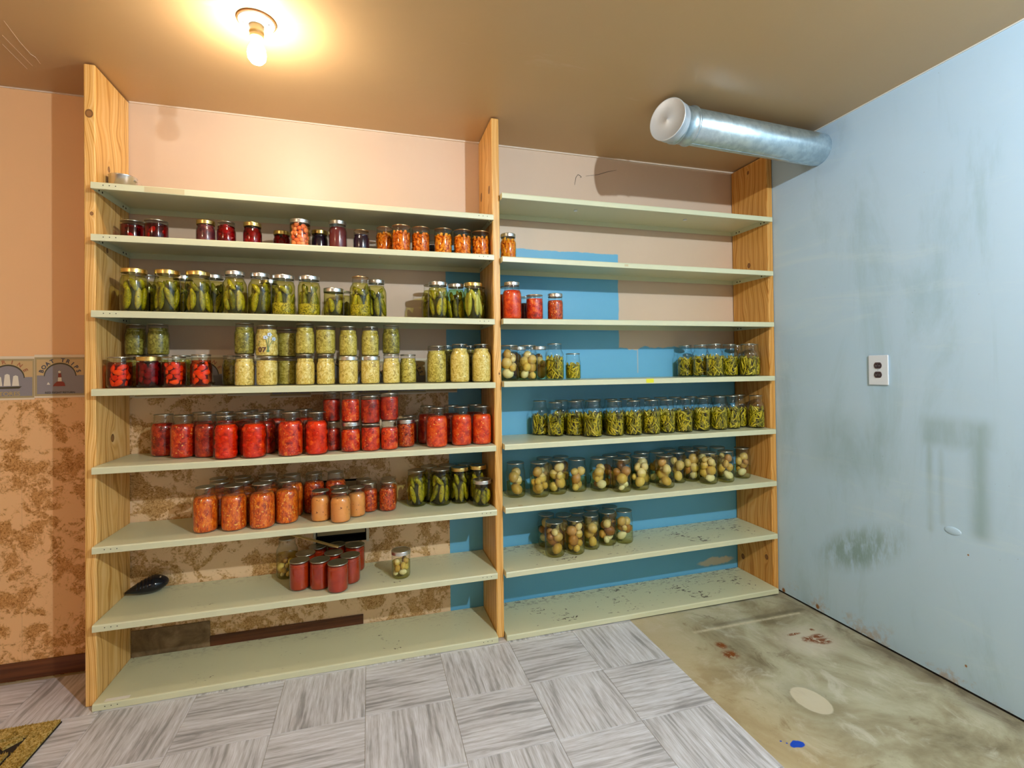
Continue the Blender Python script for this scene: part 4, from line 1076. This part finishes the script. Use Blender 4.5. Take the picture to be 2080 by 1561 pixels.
        pl = pack(kind, Hn * (.86 if kind == 'W' else .74), rd, .0150 if kind == 'W' else .0120, .0285 if kind == 'W' else .0185, 14)
        for q in pl:
            ms = POTB if rd.random() < (.10 if cont == 'potato' else .30) else POT
            if cont == 'potatobrown': ms = POTB if rd.random() < .45 else POT
            if q[2] < .05 and rd.random() < .35: ms = WH
            pieces(root, 'potato', ms, [q], rd, 1.02)
        liquid(root, kind, Hn * rd.choice((.42, .50, .58)), 'potato_brine')
    elif cont in ('plum', 'peach', 'plumred', 'berry', 'pink'):
        ms, nm2, rr = {'plum': (SLI, 'fruit_slice', (.016, .02)), 'peach': (SLI, 'fruit_slice', (.012, .015)), 'plumred': (PLU, 'plum_half', (.012, .015)),
                       'berry': (PLU, 'plum_half', (.010, .013)), 'pink': (BER, 'fruit_chunk', (.0095, .0115))}[cont]
        pl = pack(kind, Hn * (.88 if cont != 'peach' else .80), rd, rr[0], rr[1], 40 if cont == 'pink' else 26)
        for (a, b, c, r) in pl:
            o = bpy.data.objects.new(nm2, rd.choice(ms)); col.objects.link(o); o.parent = root
            th = math.atan2(b, a); o.location = (a, b, c)
            o.rotation_euler = (rd.uniform(-.3, .3), rd.uniform(-.9, .9), th + PI / 2 + rd.uniform(-.3, .3))
        liquid(root, kind, Hn * .82, 'purple_syrup' if cont in ('berry', 'plumred', 'plum') else 'red_syrup' if cont == 'peach' else 'pale_syrup')
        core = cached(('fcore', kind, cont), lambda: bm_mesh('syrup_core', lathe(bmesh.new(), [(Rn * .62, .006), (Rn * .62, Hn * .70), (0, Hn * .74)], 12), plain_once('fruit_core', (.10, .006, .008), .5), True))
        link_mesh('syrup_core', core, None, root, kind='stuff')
    elif cont == 'tomatowhole':
        fill_part(root, kind, Hn * .78, 'sauce', 'tomato_juice', .0075)
        k = 0
        for lz in (.022, .054, .088, .118):
            for q in range(5):
                th = rz + 2 * PI * (q + .5 * k) / 5 + rd.uniform(-.25, .25); rad = min(prof_r(kind, lz), Rn) - .0028 - .0185
                o = bpy.data.objects.new('tomato', rd.choice(TOM)); col.objects.link(o); o.parent = root
                o.location = (rad * math.cos(th), rad * math.sin(th), lz + rd.uniform(-.005, .005)); o.rotation_euler = (rd.uniform(-.5, .5), rd.uniform(-.3, .3), th + 1.57); o.scale = (.95,) * 3
            k += 1
        liquid(root, kind, Hn * .78, 'tomato_film')
    else:
        mp = {'tomatodark': 'tomatoshade', 'tomatochunk': 'tomato', 'tomatosauce': 'sauce', 'salsa': 'tomato', 'salsadark': 'salsa', 'orange': 'orange', 'orangedark': 'orange',
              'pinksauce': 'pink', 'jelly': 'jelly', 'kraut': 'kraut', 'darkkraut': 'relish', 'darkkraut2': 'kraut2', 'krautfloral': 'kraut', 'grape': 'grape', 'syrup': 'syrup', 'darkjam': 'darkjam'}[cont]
        lvl = {'Q': .775, 'P': .74, 'V': .84, 'H': .80, 'W': .84, 'G': .85}[kind]
        if 'kraut' in cont: lvl = {'P': .86, 'V': .86, 'Q': .88, 'W': .86}[kind]
        if cont == 'jelly': lvl = .90
        if cont in ('grape', 'syrup'): lvl = .78
        if cont == 'pinksauce': lvl = .78
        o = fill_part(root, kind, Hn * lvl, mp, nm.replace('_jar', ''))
        o.rotation_euler.z = rz
        if cont in ('kraut', 'krautfloral', 'pinksauce', 'salsa', 'darkkraut2'):   # smears left on the neck
            zt = Hn * lvl
    if cont == 'krautfloral':
        Ro = Rn + .0005; th0 = math.atan2(-2.2525 - y, -x)      # side facing into the room
        def onj(me, a, zc):
            for v in me.vertices:
                u = v.co.x / Ro + a; rr = Ro + v.co.y * .5
                v.co = Vector((rr * math.cos(th0 + u), rr * math.sin(th0 + u), zc + v.co.z))
            return me
        M.setdefault('ink', plain('painted_ink', (.10, .03, .03), .5)); M.setdefault('petal', plain('painted_petal', (.62, .74, .92), .5)); M.setdefault('stem', plain('painted_stem', (.10, .20, .08), .5))
        num = onj(text_mesh('07', .029, (0, 0, 0), (PI / 2, 0, 0), .0002, .0007), -.42, .026)
        link_mesh('lettering', join_meshes('lettering', [num], M['ink']), None, root)
        fb = bmesh.new(); sb = bmesh.new(); kb = bmesh.new()
        for (u0, z0, z1, u1) in ((.05, .026, .078, -.12), (.08, .026, .090, .22), (.12, .026, .072, .62)):
            pts = [Vector(((u0 + (u1 - u0) * s * s) * Ro, 0, z0 + (z1 - z0) * s)) for s in (0, .25, .5, .75, 1)]
            tube(sb, pts, .0013, 4)
            for q in range(5):
                a_ = q * 2 * PI / 5; vs = cyl(fb, .0038, .0005, (u1 * Ro + .0052 * math.cos(a_), 0, z1 + .0052 * math.sin(a_)), 'y', 8)
            cyl(kb, .0018, .0009, (u1 * Ro, -.0002, z1), 'y', 8)
        for q in range(9):
            cyl(sb, rd.uniform(.001, .0022), .0006, ((rd.uniform(.45, .8) if q % 2 else rd.uniform(-.8, -.45)) * Ro, 0, rd.uniform(.046, .086)), 'y', 6)
        cyl(sb, .0055, .0006, (.08 * Ro, 0, .022), 'y', 9)
        for b_, k_, nm_ in ((fb, 'petal', 'painted_petals'), (sb, 'stem', 'painted_stems'), (kb, 'ink', 'painted_centres')):
            me = bm_mesh(nm_, b_, M[k_]); onj(me, 0.0, 0.0); link_mesh(nm_, me, None, root)
    return root
def plain_once(name, c, rough): return bpy.data.materials.get(name) or plain(name, c, rough)
M['tomato_film'] = glass('tomato_juice_film', (.98, .62, .42), (.60, .10, .05), .0)
for i, line in enumerate(JARS.strip().split('\n')):
    a = line.split()
    make_jar(i, a[0], a[1], a[2], a[3], float(a[4]), float(a[5]), float(a[6]) + .0004, float(a[7]), float(a[8]), a[9], int(a[10]), int(a[11]))

# ------------------------------------------------------------------ bulbs
MP = plain('porcelain', (.50, .50, .50), .35)
def bulb_fixture(B, label, vis):
    x, y = B['loc']
    t = thing('bulb_holder', label, 'light', (x, y, ZC))
    obj('base_plate', lathe(bmesh.new(), [(.058, -.0002), (.058, -.006), (.055, -.011), (.040, -.014), (.026, -.018)], 40, cap_bot=False, cap_top=True), MP, t, True)
    obj('reflection_ring', lathe(bmesh.new(), [(.0585, -.0001), (.0612, -.0001), (.0612, -.0055), (.0585, -.0062)], 48, cap_bot=False), plain_once('tan_reflection_ring', (.16, .07, .02), .5), t, True)  # tan ring added to imitate a warm reflection around the plate
    s = obj('socket', lathe(bmesh.new(), [(.023, -.014), (.022, -.036), (.0235, -.038), (.0235, -.042), (.0215, -.044), (.0215, -.052), (.0225, -.054), (.0225, -.058), (.019, -.060)], 28, cap_bot=False), plain_once('brass_tone_socket', (.30, .19, .05), .4), t, True)
    e = NT('bulb_glow_%s' % B['loc'][0]); e.b.inputs['Emission Color'].default_value = (*B['color'], 1); e.b.inputs['Emission Strength'].default_value = 14
    tr = e.n('ShaderNodeBsdfTransparent'); ms = e.n('ShaderNodeMixShader'); ms.inputs[0].default_value = .5
    e.nt.links.new(tr.outputs[0], ms.inputs[1]); e.nt.links.new(e.b.outputs[0], ms.inputs[2]); e.nt.links.new(ms.outputs[0], e.out.inputs[0])
    obj('bulb', lathe(bmesh.new(), [(.013, -.058), (.014, -.068), (.020, -.082), (.0275, -.098), (.030, -.114), (.0275, -.130), (.018, -.142), (.008, -.1465), (0, -.147)], 28, cap_bot=False), e.mat, t, True)
    if vis:
        ch = bmesh.new(); tube(ch, [Vector((.024, -.004, -.016)), Vector((.0245, -.004, -.03)), Vector((.0245, -.004, -.062))], .0009, 5, False)
        obj('pull_chain', ch, M['band_s'], t)
        sb_ = bmesh.new(); cyl(sb_, .0022, .002, (.040, -.012, -.0145)); cyl(sb_, .0022, .002, (-.040, -.006, -.0145)); obj('screw', sb_, M['dark'], t)
    ld = bpy.data.lights.new('bulb_light', 'POINT'); ld.energy = B['power']; ld.color = B['color']; ld.shadow_soft_size = .026
    lo = bpy.data.objects.new('bulb_light', ld); col.objects.link(lo); lo.parent = t; lo.location = (0, 0, -.112)
bulb_fixture(BULB_A, 'lit bare bulb in a white porcelain ceiling holder above the left bay', True)
bulb_fixture(BULB_B, 'second bare ceiling bulb behind the viewer', False)
bulb_fixture(FILL_BULB, 'added unseen fill bulb far left behind the viewer', False)

# ------------------------------------------------------------------ galvanised duct
duct = thing('duct', 'capped galvanised round duct coming out of the blue wall under the ceiling', 'duct', (XW, -.2964, 2.3506), 0)
duct.rotation_euler = (0, 0, math.atan2(-.0564, -1))
r = .0776
obj('pipe', lathe(bmesh.new(), [(r, -.0), (r, .83), (r - .002, .831)], 64, cap_bot=False), M['galv'], duct, True)
for o in [o for o in duct.children]: o.rotation_euler = (0, PI / 2, 0)
sb_ = bmesh.new(); bx(sb_, .0, .79, -.003, .003, -r - .0015, -r + .001); obj('seam', sb_, M['galv'], duct)
c1 = obj('collar', lathe(bmesh.new(), [(r + .001, .0), (r + .008, .002), (r + .008, .008), (r + .002, .010), (r + .002, .060), (r + .0075, .063), (r + .0075, .069), (r + .003, .072), (r + .008, .075), (r + .008, .081), (r + .002, .085)], 64, cap_bot=False), M['galv'], duct, True)
c1.location = (.788, 0, 0); c1.rotation_euler = (0, PI / 2, 0)
rv = bmesh.new()
for (a, xx) in ((1.9, .81), (1.9, .83), (2.4, .81)): cyl(rv, .003, .004, (xx, -(r + .003) * math.sin(a), (r + .003) * math.cos(a)), 'y', 8)
obj('rivet', rv, M['galv'], duct)
cap = bmesh.new(); rc = .089
lathe(cap, [(r + .0015, 0), (rc - .006, .004), (rc - .003, .012), (rc - .006, .016), (rc - .002, .022), (rc - .005, .027), (rc - .002, .033), (rc - .002, .052), (rc + .001, .055), (rc + .001, .058), (rc - .002, .0595), (rc - .004, .0580), (.008, .0575), (.003, .060), (0, .061)], 64, cap_bot=False)
co = obj('end_cap', cap, plain('matte_galvanised_cap', (.66, .72, .78), .48, .55), duct, True)
co.location = (.872, .002, 0); co.rotation_euler = (0, PI / 2, 0)
co.rotation_euler = (Matrix.Rotation(math.radians(20), 3, 'Z') @ Matrix.Rotation(PI / 2, 3, 'Y')).to_euler()

# ------------------------------------------------------------------ outlet
ot = thing('power_outlet', 'white double power outlet plate with two dark receptacles on the blue wall', 'outlet', (XW, -.5855, 1.237))
obj('cover_plate', box(-.0065, -.0003, -.0445, .0445, -.0665, .0665, .0028, 3), M['white'], ot)
for s in (1, -1):
    b = bmesh.new(); vs = cyl(b, .0172, .0022, (-.0072, 0, s * .0205), 'x', 28)
    for v in b.verts:
        dz = v.co.z - s * .0205; v.co.z = s * .0205 + max(-.0138, min(.0138, dz))
    rc_ = obj('receptacle', b, plain_once('brown_receptacle', (.075, .045, .045), .3), ot)
    sl = bmesh.new(); bx(sl, -.0086, -.0082, -.0075, -.0055, s * .0205 + .000, s * .0205 + .008); bx(sl, -.0086, -.0082, .0055, .0075, s * .0205 + .001, s * .0205 + .008); cyl(sl, .0022, .0005, (-.0084, 0, s * .0205 - .0065), 'x', 10)
    obj('slots', sl, M['black'], rc_)
    hb = bmesh.new(); bx(hb, -.0086, -.0082, -.011, -.003, s * .0205 - .002, s * .0205 - .0008); bx(hb, -.0086, -.0082, .003, .012, s * .0205 - .002, s * .0205 - .0008)
    obj('contacts', hb, M['band_s'], rc_)
b = bmesh.new(); cyl(b, .0022, .001, (-.0068, 0, 0), 'x', 10); obj('screw', b, M['band_s'], ot)

# ------------------------------------------------------------------ small things
t = thing('steel_tin', 'shallow round steel tin on the top left shelf beside the left upright', 'tin', (-.948, .095, zshelf('S1', -.948) + .0003))
obj('tin_body', lathe(bmesh.new(), [(.001, .001), (.047, .001), (.047, .066), (.0485, .068), (.047, .0695), (.0455, .068), (.0455, .003), (.001, .003)], 40, cap_bot=False), plain('brushed_steel', (.72, .72, .74), .25, 1.0), t, True)
f = bmesh.new(); bx(f, .044, .078, -.012, .012, .0, .0015); fo = obj('folded_flap', f, bpy.data.materials['brushed_steel'], t); fo.rotation_euler = (0, math.radians(38), 0); fo.location = (.004, 0, .089)
# wooden stirrer on the sauce jars
st = obj('wooden_stick', box(0, .265, -.010, .010, -.0018, .0018, .001), plain('pale_wood_stick', (.72, .46, .16), .5))
p0 = Vector((-.1398, .1578, .4530)); p1 = Vector((-.3544, .2300, .5110)); d = (p1 - p0).normalized()
st.location = p0; st.rotation_euler = (0, -math.asin(d.z), math.atan2(d.y, d.x))
tag(st, 'thin wooden stick lying slanted across the lids of the brick red jars', 'stick')
# glossy black ridged object of unknown use
g = thing('black_item', 'glossy black ridged teardrop-shaped object lying beside the left upright', 'item', (-.915, .225, zshelf('S7', -.915)), math.radians(14))
bm = bmesh.new(); bmesh.ops.create_uvsphere(bm, u_segments=40, v_segments=24, radius=1)
for v in bm.verts:
    x, y, z = v.co; k = .30 + .70 * max(0, min(1, (x + 1) / 1.35)) ** .8
    v.co = Vector((x * .078 - .004, y * .050 * k, .036 + z * .0355 * k - (.030 * (1 - k))))
for v in bm.verts: v.co.z = max(v.co.z, .0006)
mk = plain('glossy_black_plastic', (.004, .005, .010), .16)
obj('item_body', bm, mk, g, True)
rb_ = bmesh.new()
for q in range(6):
    xx = -.032 + q * .0125; k = .30 + .70 * max(0, min(1, (xx / .078 + 1) / 1.35)) ** .8; e = math.sqrt(max(0, 1 - (xx / .078) ** 2))
    pts = [Vector((xx - .004, math.cos(a) * .0505 * k * e, .036 + math.sin(a) * .0362 * k * e - .030 * (1 - k))) for a in [PI + .1 - (PI * .62) * s / 8 for s in range(9)]]
    tube(rb_, pts, .0024, 6)
obj('ribs', rb_, mk, g, True)
tb = bmesh.new(); bx(tb, .042, .047, -.020, -.008, .0615, .064); tg = obj('pale_mark', tb, plain('tan_mark', (.5, .38, .22), .5), g)
# door mat corner
m = thing('door_mat', 'tan coir door mat with dark geometric lines at the lower left corner', 'door mat', (-1.075, -.068, .0023))
obj('rubber_base', box(-.75, 0, -.46, 0, 0, .005, .001), plain('black_rubber', (.02, .012, .008), .8), m)
MC = NT('coir'); nn = MC.noise(110, 5, .8); MC.col(MC.ramp(nn, [(.36, (.16, .085, .012)), (.48, (.50, .33, .07)), (.60, (.78, .60, .24))])).set(.9, spec=.1); MC.bump(nn, .8, .006)
pile_pts = {'outer': None}
def slab(pts, z0=.005, z1=.014):
    bm = bmesh.new(); lo = [bm.verts.new((a, b, z0)) for a, b in pts]; hi = [bm.verts.new((a, b, z1)) for a, b in pts]; n = len(pts)
    bm.faces.new(hi); bm.faces.new(lo[::-1])
    for i in range(n): bm.faces.new((lo[i], lo[(i + 1) % n], hi[(i + 1) % n], hi[i]))
    bmesh.ops.recalc_face_normals(bm, faces=bm.faces)
    es = bmesh.ops.triangulate(bm, faces=bm.faces); return bm
def coir(nm, polys):
    bm = bmesh.new()
    for p in polys:
        b2 = slab(p); me = bpy.data.meshes.new('tmp'); b2.to_mesh(me); b2.free(); bm.from_mesh(me); bpy.data.meshes.remove(me)
    return obj(nm, bm, MC.mat, m)
coir('coir_border', [[(-.745, -.003), (-.003, -.003), (-.003, -.455), (-.062, -.455), (-.062, -.062), (-.745, -.062)]])
tri = []
for q in range(5):
    y0 = -.074 - q * .078
    tri.append([(-.074, y0), (-.145, y0 - .006), (-.108, y0 - .040)] if q == 0 else [(-.078, y0 + .012), (-.078, y0 - .040), (-.140, y0 - .014)])
tri.append([(-.160, -.078), (-.30, -.078), (-.23, -.135)]); tri.append([(-.150, -.10), (-.215, -.150), (-.150, -.205)])
tri.append([(-.24, -.150), (-.33, -.078), (-.42, -.150), (-.33, -.22)]); tri.append([(-.16, -.225), (-.23, -.17), (-.30, -.225), (-.23, -.29)])
coir('coir_pattern', tri)
# tufts of fibre standing out of the mat
tf = bmesh.new(); rd = random.Random(4)
allp = []
for q in range(5200):
    x = rd.uniform(-.40, -.004); y = rd.uniform(-.40, -.004)
    inb = x > -.062 or y > -.062
    if not inb:
        def inside(p, a, b):
            c = False
            for i in range(len(p)):
                (x1, y1), (x2, y2) = p[i], p[i - 1]
                if (y1 > b) != (y2 > b) and a < (x2 - x1) * (b - y1) / (y2 - y1) + x1: c = not c
            return c
        if not any(inside(p, x, y) for p in tri): continue
    h = rd.uniform(.003, .008); a, b = rd.uniform(-.004, .004), rd.uniform(-.004, .004); w = .0015
    v = [tf.verts.new(c) for c in ((x - w, y, .0135), (x + w, y, .0135), (x + a, y + b, .014 + h))]; tf.faces.new(v)
obj('coir_fibres', tf, MC.mat, m, kind='stuff')

# small marks on the setting: pencil squiggle and painted cord shadow on the back wall, scrapes in the ceiling paint
mkp = bmesh.new()
tube(mkp, [Vector((a, YB - .0006, b)) for a, b in ((1.11, 2.284), (1.12, 2.329), (1.132, 2.344), (1.144, 2.339), (1.153, 2.332), (1.144, 2.328))], .0016, 4)
tube(mkp, [Vector((a, YB - .0006, b)) for a, b in ((1.18, 2.34), (1.256, 2.356), (1.318, 2.379), (1.371, 2.393))], .0011, 4)  # thin dark line drawn as the shadow of a cord
obj('pencil_and_cord_shadow', mkp, M['dark'], wall_back)
scb = bmesh.new()
for pts in (((-1.172, -.191), (-1.193, -.074), (-1.201, 0), (-1.195, .016), (-1.203, .062)), ((-1.228, -.1), (-1.24, .085)), ((-1.261, -.042), (-1.272, .113)), ((-1.235, -.30), (-1.25, -.12))):
    tube(scb, [Vector((a, b, ZC - .0004)) for a, b in pts], .0012, 4)
obj('paint_scrape', scb, plain('scraped_paint', (.74, .58, .42), .6), bpy.data.objects['ceiling'])
